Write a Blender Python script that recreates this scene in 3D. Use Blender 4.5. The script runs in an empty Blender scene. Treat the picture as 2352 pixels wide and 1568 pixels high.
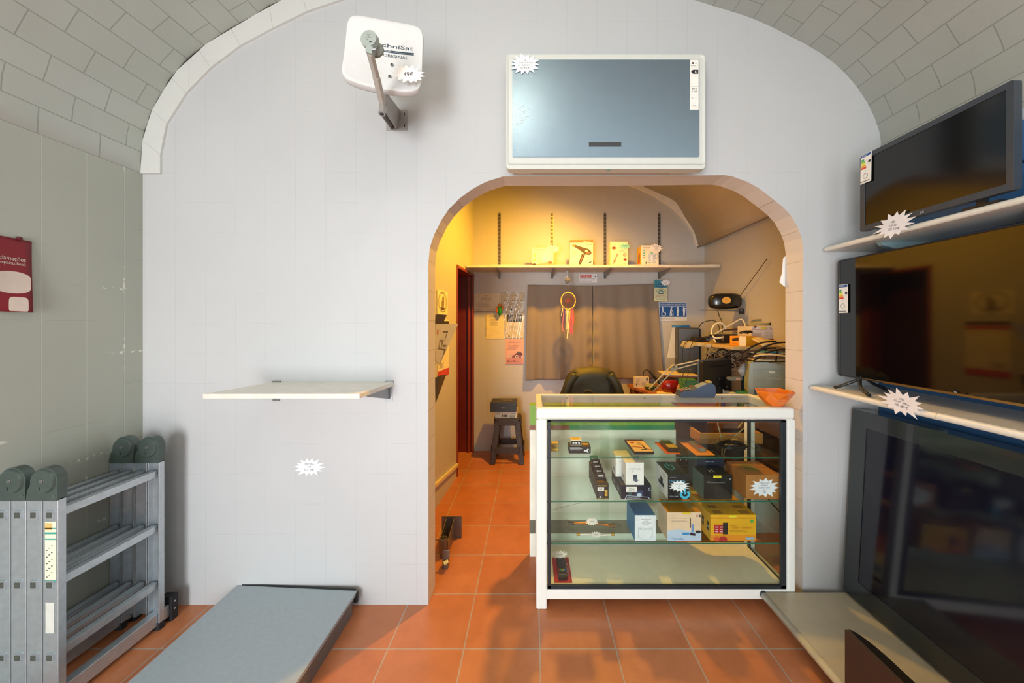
import bpy, bmesh, math, random
from mathutils import Vector, Matrix
from mathutils.geometry import tessellate_polygon
PI = math.pi
random.seed(7)
scene = bpy.context.scene
COL = scene.collection

# ------------------------------------------------------------------ camera
cam_d = bpy.data.cameras.new('camera')
cam = bpy.data.objects.new('camera', cam_d); COL.objects.link(cam)
cam.location = (0, 0, 1.4); cam.rotation_euler = (PI/2, 0, 0)
cam_d.sensor_width = 36; cam_d.lens = 858/2352*36
cam_d.shift_x = -46/2352; cam_d.shift_y = -41/2352
cam_d.clip_start = 0.02
scene.camera = cam

# ------------------------------------------------------------------ world, daylight, lamp, exposure
w = bpy.data.worlds.new('daylight'); scene.world = w; w.use_nodes = True
w.node_tree.nodes['Background'].inputs[0].default_value = (0.80, 0.90, 1.0, 1)
w.node_tree.nodes['Background'].inputs[1].default_value = 1.6

def area(name, loc, target, sx, sy, power, col):
    d = bpy.data.lights.new(name, 'AREA'); d.shape = 'RECTANGLE'; d.size = sx; d.size_y = sy
    d.energy = power; d.color = col
    o = bpy.data.objects.new(name, d); COL.objects.link(o); o.location = loc
    o.rotation_euler = (Vector(target)-Vector(loc)).to_track_quat('-Z', 'Y').to_euler()
    return o
def point(name, loc, power, col, r=.05):
    d = bpy.data.lights.new(name, 'POINT'); d.energy = power; d.color = col; d.shadow_soft_size = r
    o = bpy.data.objects.new(name, d); COL.objects.link(o); o.location = loc; return o
# daylight pouring through the glazed shop front behind the camera
area('daylight_door', (-1.05, -2.18, 1.0), (0.25, 1.9, 1.0), 1.0, 1.8, 100, (0.93, 0.97, 1.0))
area('daylight_window', (0.75, -2.18, 1.55), (0.0, 2.0, 1.6), 1.3, 1.2, 17, (0.93, 0.97, 1.0))
# unseen warm light added under the vault crown to glint in the air conditioner
point('added_glint_light', (-.13, .62, 2.98), 5, (1.0, .90, .70), .07)
# the warm bulb of the back room, above the arch
bulb = bpy.data.lights.new('back_room_bulb', 'SPOT'); bulb.energy = 205; bulb.color = (1.0, 0.48, 0.025); bulb.shadow_soft_size = .05
bulb.spot_size = 3.0; bulb.spot_blend = 1.0
bo = bpy.data.objects.new('back_room_bulb', bulb); COL.objects.link(bo); bo.location = (0.42, 3.05, 2.80)
bo.rotation_euler = (Vector((.14, 3.12, 1.9))-Vector((0.42, 3.05, 2.80))).to_track_quat('-Z', 'Y').to_euler()
scene.cycles.transparent_max_bounces = 48
scene.view_settings.view_transform = 'Standard'
scene.view_settings.look = 'None'
scene.view_settings.exposure = 0.42
scene.view_settings.gamma = 1
scene.view_settings.use_curve_mapping = False

# ------------------------------------------------------------------ materials
def lin(h):
    h = h.lstrip('#'); c = [int(h[i:i+2], 16)/255 for i in (0, 2, 4)]
    return tuple((x/12.92 if x <= .04045 else ((x+.055)/1.055)**2.4) for x in c)
_M = {}
def M(h, rough=.55, metal=0, var=.06, bump=0, scale=18, trans=0, coat=0, alpha=1):
    """plain procedural material: colour gently broken up by noise"""
    key = (h, rough, metal, var, bump, scale, trans, coat, alpha)
    if key in _M: return _M[key]
    m = bpy.data.materials.new('surface_'+h.lstrip('#')); m.use_nodes = True
    nt = m.node_tree; b = nt.nodes['Principled BSDF']
    c = lin(h)
    b.inputs['Roughness'].default_value = rough; b.inputs['Metallic'].default_value = metal
    b.inputs['Coat Weight'].default_value = coat; b.inputs['Coat Roughness'].default_value = .05
    b.inputs['Transmission Weight'].default_value = trans; b.inputs['Alpha'].default_value = alpha
    tc = nt.nodes.new('ShaderNodeTexCoord')
    n = nt.nodes.new('ShaderNodeTexNoise'); n.inputs['Scale'].default_value = scale; n.inputs['Detail'].default_value = 5
    nt.links.new(tc.outputs['Object'], n.inputs['Vector'])
    r = nt.nodes.new('ShaderNodeMapRange'); r.inputs[1].default_value = .3; r.inputs[2].default_value = .7
    r.inputs[3].default_value = 1-var; r.inputs[4].default_value = 1+var
    nt.links.new(n.outputs['Fac'], r.inputs[0])
    mx = nt.nodes.new('ShaderNodeVectorMath'); mx.operation = 'SCALE'; mx.inputs[0].default_value = c
    nt.links.new(r.outputs[0], mx.inputs['Scale']); nt.links.new(mx.outputs[0], b.inputs['Base Color'])
    if bump:
        bp = nt.nodes.new('ShaderNodeBump'); bp.inputs['Strength'].default_value = bump; bp.inputs['Distance'].default_value = .004
        nt.links.new(n.outputs['Fac'], bp.inputs['Height']); nt.links.new(bp.outputs[0], b.inputs['Normal'])
    _M[key] = m
    return m

def tiles(name, plane, col, col2, mortar, w, h, ox, oz, ms=.0025, rough=.5, bump=.5, offset=0, var=.05, big=1.5, mbump=1, uv=False, patch=0, patchcol='#c9a27a'):
    """tiled surface: plane 'xz','yz','xy' in world metres, or the UV map"""
    m = bpy.data.materials.new(name); m.use_nodes = True; nt = m.node_tree; L = nt.links.new
    b = nt.nodes['Principled BSDF']; b.inputs['Roughness'].default_value = rough
    geo = nt.nodes.new('ShaderNodeNewGeometry'); 
    if uv:
        u = nt.nodes.new('ShaderNodeUVMap'); vec = u.outputs[0]
    else:
        s = nt.nodes.new('ShaderNodeSeparateXYZ'); L(geo.outputs['Position'], s.inputs[0])
        cb = nt.nodes.new('ShaderNodeCombineXYZ')
        L(s.outputs[{'x':0,'y':1}[plane[0]]], cb.inputs[0]); L(s.outputs[{'y':1,'z':2}[plane[1]]], cb.inputs[1])
        vec = cb.outputs[0]
    mp = nt.nodes.new('ShaderNodeVectorMath'); mp.operation = 'SUBTRACT'; mp.inputs[1].default_value = (ox-50*w, oz-50*h, 0)
    L(vec, mp.inputs[0])
    br = nt.nodes.new('ShaderNodeTexBrick'); br.offset = offset; br.squash = 1
    br.inputs['Scale'].default_value = 1; br.inputs['Brick Width'].default_value = w; br.inputs['Row Height'].default_value = h
    br.inputs['Mortar Size'].default_value = ms; br.inputs['Mortar Smooth'].default_value = .3; br.inputs['Bias'].default_value = 0
    br.inputs['Color1'].default_value = (*lin(col), 1); br.inputs['Color2'].default_value = (*lin(col2), 1); br.inputs['Mortar'].default_value = (*lin(mortar), 1)
    L(mp.outputs[0], br.inputs['Vector'])
    n = nt.nodes.new('ShaderNodeTexNoise'); n.inputs['Scale'].default_value = big; n.inputs['Detail'].default_value = 7; n.inputs['Roughness'].default_value = .6
    L(geo.outputs['Position'], n.inputs['Vector'])
    r = nt.nodes.new('ShaderNodeMapRange'); r.inputs[1].default_value = .3; r.inputs[2].default_value = .7; r.inputs[3].default_value = 1-var; r.inputs[4].default_value = 1+var
    L(n.outputs['Fac'], r.inputs[0])
    mx = nt.nodes.new('ShaderNodeVectorMath'); mx.operation = 'SCALE'; L(br.outputs['Color'], mx.inputs[0]); L(r.outputs[0], mx.inputs['Scale'])
    out = mx.outputs[0]
    if patch:
        n2 = nt.nodes.new('ShaderNodeTexNoise'); n2.inputs['Scale'].default_value = 9; n2.inputs['Detail'].default_value = 6
        L(geo.outputs['Position'], n2.inputs['Vector'])
        r2 = nt.nodes.new('ShaderNodeMapRange'); r2.inputs[1].default_value = 1-patch; r2.inputs[2].default_value = 1-patch+.02
        L(n2.outputs['Fac'], r2.inputs[0])
        mm = nt.nodes.new('ShaderNodeMix'); mm.data_type = 'RGBA'
        L(r2.outputs[0], mm.inputs['Factor']); L(out, mm.inputs['A']); mm.inputs['B'].default_value = (*lin(patchcol), 1)
        out = mm.outputs['Result']
    L(out, b.inputs['Base Color'])
    n3 = nt.nodes.new('ShaderNodeTexNoise'); n3.inputs['Scale'].default_value = 35; n3.inputs['Detail'].default_value = 4
    L(geo.outputs['Position'], n3.inputs['Vector'])
    ad = nt.nodes.new('ShaderNodeMath'); ad.operation = 'MULTIPLY_ADD'; L(n3.outputs['Fac'], ad.inputs[0]); ad.inputs[1].default_value = .35
    inv = nt.nodes.new('ShaderNodeMath'); inv.operation = 'MULTIPLY'; inv.inputs[1].default_value = -mbump; L(br.outputs['Fac'], inv.inputs[0])
    L(inv.outputs[0], ad.inputs[2])
    bp = nt.nodes.new('ShaderNodeBump'); bp.inputs['Strength'].default_value = bump; bp.inputs['Distance'].default_value = .003
    L(ad.outputs[0], bp.inputs['Height']); L(bp.outputs[0], b.inputs['Normal'])
    return m

def painted(name, plane, col, s, ox, oz, kv, kh, rough=.5, var=.03, chips=0, vm=(.35, .6), hm=(.5, .62), bump=.3):
    """wall tiles under thick paint: joints that show strongly, faintly or not at all; kv, kh lighten (>0) or darken (<0)"""
    m = bpy.data.materials.new(name); m.use_nodes = True; nt = m.node_tree; L = nt.links.new
    b = nt.nodes['Principled BSDF']; b.inputs['Roughness'].default_value = rough
    geo = nt.nodes.new('ShaderNodeNewGeometry'); sp = nt.nodes.new('ShaderNodeSeparateXYZ'); L(geo.outputs['Position'], sp.inputs[0])
    cb = nt.nodes.new('ShaderNodeCombineXYZ'); L(sp.outputs[0 if plane[0] == 'x' else 1], cb.inputs[0]); L(sp.outputs[2], cb.inputs[1])
    def noise(sc, det=4, off=0):
        n = nt.nodes.new('ShaderNodeTexNoise'); n.inputs['Scale'].default_value = sc; n.inputs['Detail'].default_value = det
        a = nt.nodes.new('ShaderNodeVectorMath'); a.operation = 'ADD'; a.inputs[1].default_value = (off, off, off); L(geo.outputs['Position'], a.inputs[0]); L(a.outputs[0], n.inputs['Vector']); return n.outputs['Fac']
    def rng(x, a, c, p=0, q=1):
        r = nt.nodes.new('ShaderNodeMapRange'); r.inputs[1].default_value = a; r.inputs[2].default_value = c; r.inputs[3].default_value = p; r.inputs[4].default_value = q; L(x, r.inputs[0]); return r.outputs[0]
    def mul(x, y, op='MULTIPLY'):
        k = nt.nodes.new('ShaderNodeMath'); k.operation = op
        for i, v in enumerate((x, y)):
            if isinstance(v, (int, float)): k.inputs[i].default_value = v
            else: L(v, k.inputs[i])
        return k.outputs[0]
    def joint(w, h, ms):
        mp = nt.nodes.new('ShaderNodeVectorMath'); mp.operation = 'SUBTRACT'; mp.inputs[1].default_value = (ox-(50*w if w < 9 else 25), oz-(50*h if h < 9 else 25), 0); L(cb.outputs[0], mp.inputs[0])
        br = nt.nodes.new('ShaderNodeTexBrick'); br.offset = 0; br.inputs['Scale'].default_value = 1; br.inputs['Brick Width'].default_value = w; br.inputs['Row Height'].default_value = h
        br.inputs['Mortar Size'].default_value = ms; br.inputs['Mortar Smooth'].default_value = .4; L(mp.outputs[0], br.inputs['Vector']); return br.outputs['Fac']
    V = mul(joint(s, 50, .0017), rng(noise(1.7, 3), *vm)); H = mul(joint(50, s, .0014), rng(noise(4.5, 3, 7), *hm))
    g = rng(noise(1.5, 6, 3), .3, .7, 1-var, 1+var)
    g = mul(g, mul(mul(V, kv), 1, 'ADD')); g = mul(g, mul(mul(H, kh), 1, 'ADD'))
    mx = nt.nodes.new('ShaderNodeVectorMath'); mx.operation = 'SCALE'; mx.inputs[0].default_value = lin(col); L(g, mx.inputs['Scale']); out = mx.outputs[0]
    if chips:
        for msz, fac, c_, off, band in ((.007, chips, '#dcdccf', 11, True), (.5, .745, '#c09a62', 5, False)):
            k = rng(noise(38 if band else 16, 5, off), fac, fac+.02)
            if band: k = mul(mul(k, mul(joint(50, s, msz), joint(s, 50, .005), 'MAXIMUM')), rng(noise(2.2, 2, 21), .52, .56))
            mm = nt.nodes.new('ShaderNodeMix'); mm.data_type = 'RGBA'; L(k, mm.inputs['Factor']); L(out, mm.inputs['A']); mm.inputs['B'].default_value = (*lin(c_), 1); out = mm.outputs['Result']
    L(out, b.inputs['Base Color'])
    bp = nt.nodes.new('ShaderNodeBump'); bp.inputs['Strength'].default_value = bump; bp.inputs['Distance'].default_value = .003
    L(mul(mul(mul(V, H, 'ADD'), -.8), mul(noise(30, 4), .35), 'ADD'), bp.inputs['Height']); L(bp.outputs[0], b.inputs['Normal'])
    return m

def glass(name, tint, refl=1.0):
    m = bpy.data.materials.new(name); m.use_nodes = True; nt = m.node_tree; nt.nodes.clear()
    o = nt.nodes.new('ShaderNodeOutputMaterial'); mix = nt.nodes.new('ShaderNodeMixShader')
    t = nt.nodes.new('ShaderNodeBsdfTransparent'); t.inputs[0].default_value = (*lin(tint), 1)
    g = nt.nodes.new('ShaderNodeBsdfGlossy'); g.inputs['Roughness'].default_value = .02
    f = nt.nodes.new('ShaderNodeMath'); f.operation = 'MULTIPLY_ADD'; f.inputs[1].default_value = .9; f.inputs[2].default_value = .04
    lw_ = nt.nodes.new('ShaderNodeLayerWeight'); pw5 = nt.nodes.new('ShaderNodeMath'); pw5.operation = 'POWER'; pw5.inputs[1].default_value = 5
    nt.links.new(lw_.outputs['Facing'], pw5.inputs[0]); nt.links.new(pw5.outputs[0], f.inputs[0]); lw_.inputs['Blend'].default_value = .5
    n = nt.nodes.new('ShaderNodeTexNoise'); n.inputs['Scale'].default_value = 3
    k = nt.nodes.new('ShaderNodeMath'); k.operation = 'MULTIPLY'; k.inputs[1].default_value = refl
    bp = nt.nodes.new('ShaderNodeBump'); bp.inputs['Strength'].default_value = .02
    nt.links.new(n.outputs['Fac'], bp.inputs['Height']); nt.links.new(bp.outputs[0], g.inputs['Normal'])
    nt.links.new(f.outputs[0], k.inputs[0]); nt.links.new(k.outputs[0], mix.inputs[0])
    nt.links.new(t.outputs[0], mix.inputs[1]); nt.links.new(g.outputs[0], mix.inputs[2]); nt.links.new(mix.outputs[0], o.inputs[0])
    return m
GLASS = glass('pane_glass', '#fafdfb', .8); SHELFGLASS = glass('shelf_glass', '#fafcfa', .7)
FILM = glass('clear_film', '#f4f2ec', .55)
EDGE = M('#2f6a55', .2)
WHITE = M('#e9e9e2', .35); PAPER = M('#ece9e0', .8); BLACK = M('#16171a', .4); INK = M('#2a2c36', .7)
ALU = M('#c0c8cd', .34, .7, .07, .10, 40); STEEL = M('#8d8f90', .35, .8)

# ------------------------------------------------------------------ mesh building
_FT = {}
def font_mesh(s):
    if s not in _FT:
        c = bpy.data.curves.new('t', 'FONT'); c.body = s; c.resolution_u = 3
        o = bpy.data.objects.new('t', c); COL.objects.link(o)
        dg = bpy.context.evaluated_depsgraph_get(); me = o.evaluated_get(dg).to_mesh()
        vs = [(v.co.x, v.co.y) for v in me.vertices]; fs = [tuple(p.vertices) for p in me.polygons]
        o.evaluated_get(dg).to_mesh_clear(); bpy.data.objects.remove(o); bpy.data.curves.remove(c)
        _FT[s] = (vs, fs)
    return _FT[s]

class B:
    """collects shapes and links them as ONE mesh object"""
    def __init__(s, T=None):
        s.v = []; s.f = []; s.mi = []; s.mats = []; s.T = T or Matrix(); s.uv = None
    def m(s, mat):
        if mat not in s.mats: s.mats.append(mat)
        return s.mats.index(mat)
    def add(s, vs, fs, mat):
        k = len(s.v); i = s.m(mat)
        s.v += [tuple(s.T @ Vector(v)) for v in vs]
        for f in fs: s.f.append(tuple(k+a for a in f)); s.mi.append(i)
        return s
    def box(s, c, d, mat, R=None):
        x, y, z = (a/2 for a in d); R = R or Matrix(); c = Vector(c)
        vs = [c + (R @ Vector((sx*x, sy*y, sz*z))) for sx in (-1, 1) for sy in (-1, 1) for sz in (-1, 1)]
        return s.add(vs, [(0,1,3,2),(4,6,7,5),(0,4,5,1),(2,3,7,6),(0,2,6,4),(1,5,7,3)], mat)
    def span(s, a, b, mat):
        return s.box([(p+q)/2 for p, q in zip(a, b)], [abs(q-p) for p, q in zip(a, b)], mat)
    def hexa(s, P, mat):  # 8 corners: bottom 4 (ccw) then top 4
        return s.add(P, [(3,2,1,0),(4,5,6,7),(0,1,5,4),(1,2,6,5),(2,3,7,6),(3,0,4,7)], mat)
    def bar(s, a, b, w, h, mat, up=(0,0,1)):
        a = Vector(a); b = Vector(b); d = (b-a).normalized(); u = Vector(up)
        if abs(d.dot(u)) > .99: u = Vector((0, 1, 0))
        x = d.cross(u).normalized(); z = x.cross(d)
        P = [p + x*i*w/2 + z*j*h/2 for p in (a, b) for i, j in ((-1,-1),(1,-1),(1,1),(-1,1))]
        return s.add(P, [(3,2,1,0),(4,5,6,7),(0,1,5,4),(1,2,6,5),(2,3,7,6),(3,0,4,7)], mat)
    def cyl(s, a, b, r0, r1, mat, n=20, cap=True):
        a = Vector(a); b = Vector(b); d = (b-a).normalized(); u = Vector((0,0,1)) if abs(d.z) < .9 else Vector((1,0,0))
        x = d.cross(u).normalized(); y = d.cross(x)
        vs = [p + (x*math.cos(t)+y*math.sin(t))*r for p, r in ((a, r0), (b, r1)) for t in (2*PI*i/n for i in range(n))]
        fs = [(i, (i+1) % n, n+(i+1) % n, n+i) for i in range(n)]
        if cap: fs += [tuple(range(n))[::-1], tuple(range(n, 2*n))]
        return s.add(vs, fs, mat)
    def tube(s, pts, r, mat, n=8, smooth=3):
        pts = [Vector(p) for p in pts]
        if smooth and len(pts) > 2:
            q = [pts[0]] + pts + [pts[-1]]; out = []
            for i in range(1, len(q)-2):
                for k in range(smooth):
                    t = k/smooth; a, b, c, d = q[i-1:i+3]
                    out.append(.5*((2*b)+(c-a)*t+(2*a-5*b+4*c-d)*t*t+(3*b-a-3*c+d)*t**3))
            pts = out+[pts[-1]]
        vs = []; fs = []; px = None
        for i, p in enumerate(pts):
            d = (pts[min(i+1, len(pts)-1)]-pts[max(i-1, 0)])
            d = d.normalized() if d.length > 1e-9 else Vector((0,0,1))
            if px is None: px = d.cross(Vector((.3,.2,.9))).normalized()
            px = (px - d*px.dot(d)).normalized(); y = d.cross(px)
            vs += [p+(px*math.cos(t)+y*math.sin(t))*r for t in (2*PI*k/n for k in range(n))]
        for i in range(len(pts)-1):
            fs += [(i*n+k, i*n+(k+1) % n, (i+1)*n+(k+1) % n, (i+1)*n+k) for k in range(n)]
        fs += [tuple(range(n))[::-1], tuple(range(len(vs)-n, len(vs)))]
        return s.add(vs, fs, mat)
    def prism(s, poly, fn, t, mat, side=None):
        """poly (u,v) list; fn(u,v,w)->3D, w in 0..t"""
        n = len(poly); tri = tessellate_polygon([[Vector((a, b, 0)) for a, b in poly]])
        vs = [fn(a, b, 0) for a, b in poly]+[fn(a, b, t) for a, b in poly]
        s.add(vs, [tuple(q) for q in tri]+[tuple(n+i for i in q[::-1]) for q in tri], mat)
        return s.add(vs, [(i, (i+1) % n, n+(i+1) % n, n+i) for i in range(n)], side or mat)
    def slab(s, poly, y0, y1, mat, side=None):    # poly in x,z
        return s.prism(poly, lambda a, b, w: (a, y0+w, b), y1-y0, mat, side)
    def slabx(s, poly, x0, x1, mat, side=None):   # poly in y,z
        return s.prism(poly, lambda a, b, w: (x0+w, a, b), x1-x0, mat, side)
    def slabz(s, poly, z0, z1, mat, side=None):   # poly in x,y
        return s.prism(poly, lambda a, b, w: (a, b, z0+w), z1-z0, mat, side)
    def grid(s, fn, nu, nv, mat, wrapu=False):
        vs = [fn(i/nu, j/nv) for i in range(nu+(0 if wrapu else 1)) for j in range(nv+1)]
        N = nu if wrapu else nu+1
        fs = [(i*(nv+1)+j, ((i+1) % N)*(nv+1)+j, ((i+1) % N)*(nv+1)+j+1, i*(nv+1)+j+1) for i in range(nu) for j in range(nv)]
        return s.add(vs, fs, mat)
    def lathe(s, prof, c, mat, n=24, twist=0):
        c = Vector(c)
        return s.grid(lambda a, b: c+Vector((prof[round(b*(len(prof)-1))][0]*math.cos(2*PI*a+twist*round(b*(len(prof)-1))), prof[round(b*(len(prof)-1))][0]*math.sin(2*PI*a+twist*round(b*(len(prof)-1))), prof[round(b*(len(prof)-1))][1])), n, len(prof)-1, mat, True)
    def rect(s, x0, z0, x1, z1, mat, y=0):
        return s.add([(x0,y,z0),(x1,y,z0),(x1,y,z1),(x0,y,z1)], [(0,1,2,3)], mat)
    def poly(s, pts, mat, y=0):
        tri = tessellate_polygon([[Vector((a, b, 0)) for a, b in pts]])
        return s.add([(a, y, b) for a, b in pts], [tuple(t) for t in tri], mat)
    def ell(s, cx, cz, rx, rz, mat, y=0, n=20, a0=0, a1=2*PI):
        pts = [(cx+rx*math.cos(a0+(a1-a0)*i/n), cz+rz*math.sin(a0+(a1-a0)*i/n)) for i in range(n+(a1-a0 < 6.28))]
        return s.poly(pts, mat, y)
    def ring(s, cx, cz, rx, rz, t, mat, y=0, n=28, a0=0, a1=2*PI):
        pts = []
        for k in (0, 1):
            rr = [(cx+(rx-k*t)*math.cos(a0+(a1-a0)*i/n), y, cz+(rz-k*t)*math.sin(a0+(a1-a0)*i/n)) for i in range(n+1)]
            pts += rr
        return s.add(pts, [(i, i+1, n+2+i, n+1+i) for i in range(n)], mat)
    def text(s, txt, cx, cz, h, mat, w=None, y=0, fn=None, rot=0, slant=0):
        """capitals h high centred on (cx,cz) in the XZ plane facing -Y; w forces the width"""
        vs, fs = font_mesh(txt)
        if not vs: return s
        x0 = min(v[0] for v in vs); x1 = max(v[0] for v in vs); sc = h/.70; sx = sc if w is None else w/(x1-x0)
        out = []
        for a, b in vs:
            u = (a-(x0+x1)/2)*sx; v = (b-.35)*sc; u += v*slant
            u, v = u*math.cos(rot)-v*math.sin(rot), u*math.sin(rot)+v*math.cos(rot)
            out.append(fn(cx+u, cz+v) if fn else (cx+u, y, cz+v))
        return s.add(out, fs, mat)
    def build(s, name, parent=None, smooth=False, bevel=0, solid=0, sub=0, weld=False, uv=None, seg=2):
        me = bpy.data.meshes.new(name); me.from_pydata(s.v, [], s.f); 
        for m in s.mats: me.materials.append(m)
        for p, i in zip(me.polygons, s.mi): p.material_index = i
        bm = bmesh.new(); bm.from_mesh(me)
        if weld: bmesh.ops.remove_doubles(bm, verts=bm.verts, dist=1e-5)
        if uv:
            ul = bm.loops.layers.uv.new('UVMap')
            for f in bm.faces:
                for l in f.loops: l[ul].uv = uv[l.vert.index]
        else: bmesh.ops.recalc_face_normals(bm, faces=bm.faces)
        bm.to_mesh(me); bm.free()
        o = bpy.data.objects.new(name, me); COL.objects.link(o)
        if parent: o.parent = parent
        if smooth:
            for p in me.polygons: p.use_smooth = True
        if solid:
            q = o.modifiers.new('solid', 'SOLIDIFY'); q.thickness = solid; q.offset = 0
        if sub:
            q = o.modifiers.new('sub', 'SUBSURF'); q.levels = q.render_levels = sub
        if bevel:
            q = o.modifiers.new('bevel', 'BEVEL'); q.width = bevel; q.segments = seg; q.limit_method = 'ANGLE'; q.angle_limit = .6
            q.harden_normals = False
        return o

def tag(o, label, cat, group=None, kind=None):
    o['label'] = label; o['category'] = cat
    if group: o['group'] = group
    if kind: o['kind'] = kind
    return o
def thing(name, label, cat, loc=(0,0,0), rz=0, group=None, rx=0, ry=0):
    o = bpy.data.objects.new(name, None); COL.objects.link(o); o.empty_display_size = .05
    o.location = loc; o.rotation_euler = (rx, ry, rz); return tag(o, label, cat, group)
def struct(o): o['kind'] = 'structure'; return o
def PX(px, Y): return (px-1222)/858*Y
def PZ(py, Y): return 1.4-(py-743)/858*Y
def PP(px, py, Y): return Vector((PX(px, Y), Y, PZ(py, Y)))
def Rz(a): return Matrix.Rotation(a, 4, 'Z')
def Rx(a): return Matrix.Rotation(a, 4, 'X')
def Ry(a): return Matrix.Rotation(a, 4, 'Y')
def rrect(x0, z0, x1, z1, r, n=6):
    out = []
    for cx, cz, a in ((x1-r, z0+r, -PI/2), (x1-r, z1-r, 0), (x0+r, z1-r, PI/2), (x0+r, z0+r, PI)):
        out += [(cx+r*math.cos(a+PI/2*i/n), cz+r*math.sin(a+PI/2*i/n)) for i in range(n+1)]
    return out

# ------------------------------------------------------------------ printing on faces and star-shaped price tags
def prints(b, spec, w, h, y=0, eps=.0004):
    """draw flat print on a w x h face (origin lower left) in the XZ plane facing -Y"""
    for k, q in enumerate(spec):
        yy = y-eps*(k+1)*.5; t = q[0]
        if t == 'r': b.rect(q[1]*w, q[2]*h, q[3]*w, q[4]*h, M(q[5]) if isinstance(q[5], str) else q[5], yy)
        elif t == 't': b.text(q[3], q[1]*w, q[2]*h, q[4]*h, M(q[5], var=0), None if len(q) < 7 or q[6] is None else q[6]*w, yy, rot=q[7] if len(q) > 7 else 0)
        elif t == 'e': b.ell(q[1]*w, q[2]*h, q[3]*w, q[4]*h, M(q[5]), yy)
        elif t == 'o': b.ring(q[1]*w, q[2]*h, q[3]*w, q[4]*h, q[6]*w, M(q[5]), yy, a0=q[7] if len(q) > 7 else 0, a1=q[8] if len(q) > 8 else 2*PI)
        elif t == 'p': b.poly([(u*w, v*h) for u, v in q[1]], M(q[2]), yy)
        elif t == 'l':   # small printed lines of reading text
            for i in range(q[6]):
                zz = q[2]*h-i*q[5]*h; b.rect(q[1]*w, zz, q[1]*w+(q[3]-q[1])*w*random.uniform(.7, 1), zz+q[4]*h, M(q[7]), yy)

def star_pts(w, h, n=14, seed=1, inner=.62):
    rd = random.Random(seed); pts = []
    for i in range(n*2):
        a = PI*i/n + rd.uniform(-.05, .05)
        r = (1*rd.uniform(.86, 1.08) if i % 2 == 0 else inner*rd.uniform(.93, 1.07))
        pts.append((r*w/2*math.cos(a), r*h/2*math.sin(a)))
    return pts
def star(name, T, w, h, lines, seed=1, col='#eeeff0', n=14, parent=None, label=None, group=None, ink='#23252e', inner=.62, sizes=None, tilt=0):
    """cut paper star with its writing; T places its centre, paper in the XZ plane facing -Y"""
    ps = star_pts(w, h, n, seed, inner)
    if parent is None:
        root = thing(name, label, 'price tag', T.to_translation(), group=group); root.rotation_euler = T.to_euler(); L = Matrix()
    else: root = parent; L = T
    b = B(L); b.slab(ps, 0, .0008, M(col, .8)); p = b.build('paper' if parent is None else name, root)
    t = B(L); N = len(lines); sizes = sizes or [h*.085]*N
    tot = sum(s*1.75 for s in sizes); z = tot/2
    for s_, l in zip(sizes, lines):
        z -= s_*.9; t.text(l, 0, z, s_, M(ink, .7, var=0), None, -.0005, rot=tilt); z -= s_*.85
    t.build('writing', p if parent is not None else root)
    return root

def carton(name, label, cat, x0, x1, yf, d, z0, h, col, front=(), top=(), left=(), side=None, topcol=None, group=None, rz=0, extra=None, bevel=.0012, rough=.45, body='box_body', right=()):
    """a printed cardboard box whose front face stands at y=yf"""
    w = x1-x0
    r = thing(name, label, cat, ((x0+x1)/2, yf+d/2, z0), rz, group)
    b = B(); b.span((-w/2, -d/2, 0), (w/2, d/2, h), M(col, rough))
    o = b.build(body, r, bevel=bevel)
    pb = B()
    if front: pb.T = Matrix.Translation((-w/2, -d/2, 0)); prints(pb, front, w, h)
    if top: pb.T = Matrix.Translation((-w/2, -d/2, h)) @ Rx(-PI/2); prints(pb, top, w, d)
    if left: pb.T = Matrix.Translation((-w/2, d/2, 0)) @ Rz(-PI/2); prints(pb, left, d, h)
    if right: pb.T = Matrix.Translation((w/2, -d/2, 0)) @ Rz(PI/2); prints(pb, right, d, h)
    if front or top or left or right: pb.build('printing', r)
    return r
# ================================================================== THE ROOM
YW, YB, YE = 1.862, 1.990, 4.11          # shop side, back side of the arched wall, rear wall
XL, XR = -1.94, 1.738
S = YW/858
def wp(px, py): return ((px-1222)*S, 1.4-(py-743)*S)
VL = [(328,400),(333,325),(345,285),(355,255),(383,207),(412,165),(478,105),(590,38),(650,5),(740,-25),(870,-50),(1030,-64),(1180,-68)]
VR = [(1320,-60),(1460,-36),(1560,-10),(1645,16),(1730,43),(1808,80),(1885,122),(1945,172),(1993,237),(2020,303),(2023,345),(2023,400)]
VAULT = [wp(*p) for p in VL+VR]; VAULT[-1] = (XR, VAULT[-1][1]); VAULT[0] = (XL, VAULT[0][1])
OPEN = [(984,1388),(984,700),(984,605),(987,569),(997,539),(1014,505),(1031,480),(1056,455),(1082,436),(1101,425),(1120,416),(1156,405),(1300,405),(1500,404),(1664,402),(1682,405),(1718,418),(1743,432),(1773,455),(1800,477),(1816,494),(1832,521),(1841,545),(1845,575),(1844,640),(1843,1388)]
OPEN = [wp(*p) for p in OPEN]; OPEN[0] = (OPEN[0][0], 0); OPEN[-1] = (OPEN[-1][0], 0)

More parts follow.
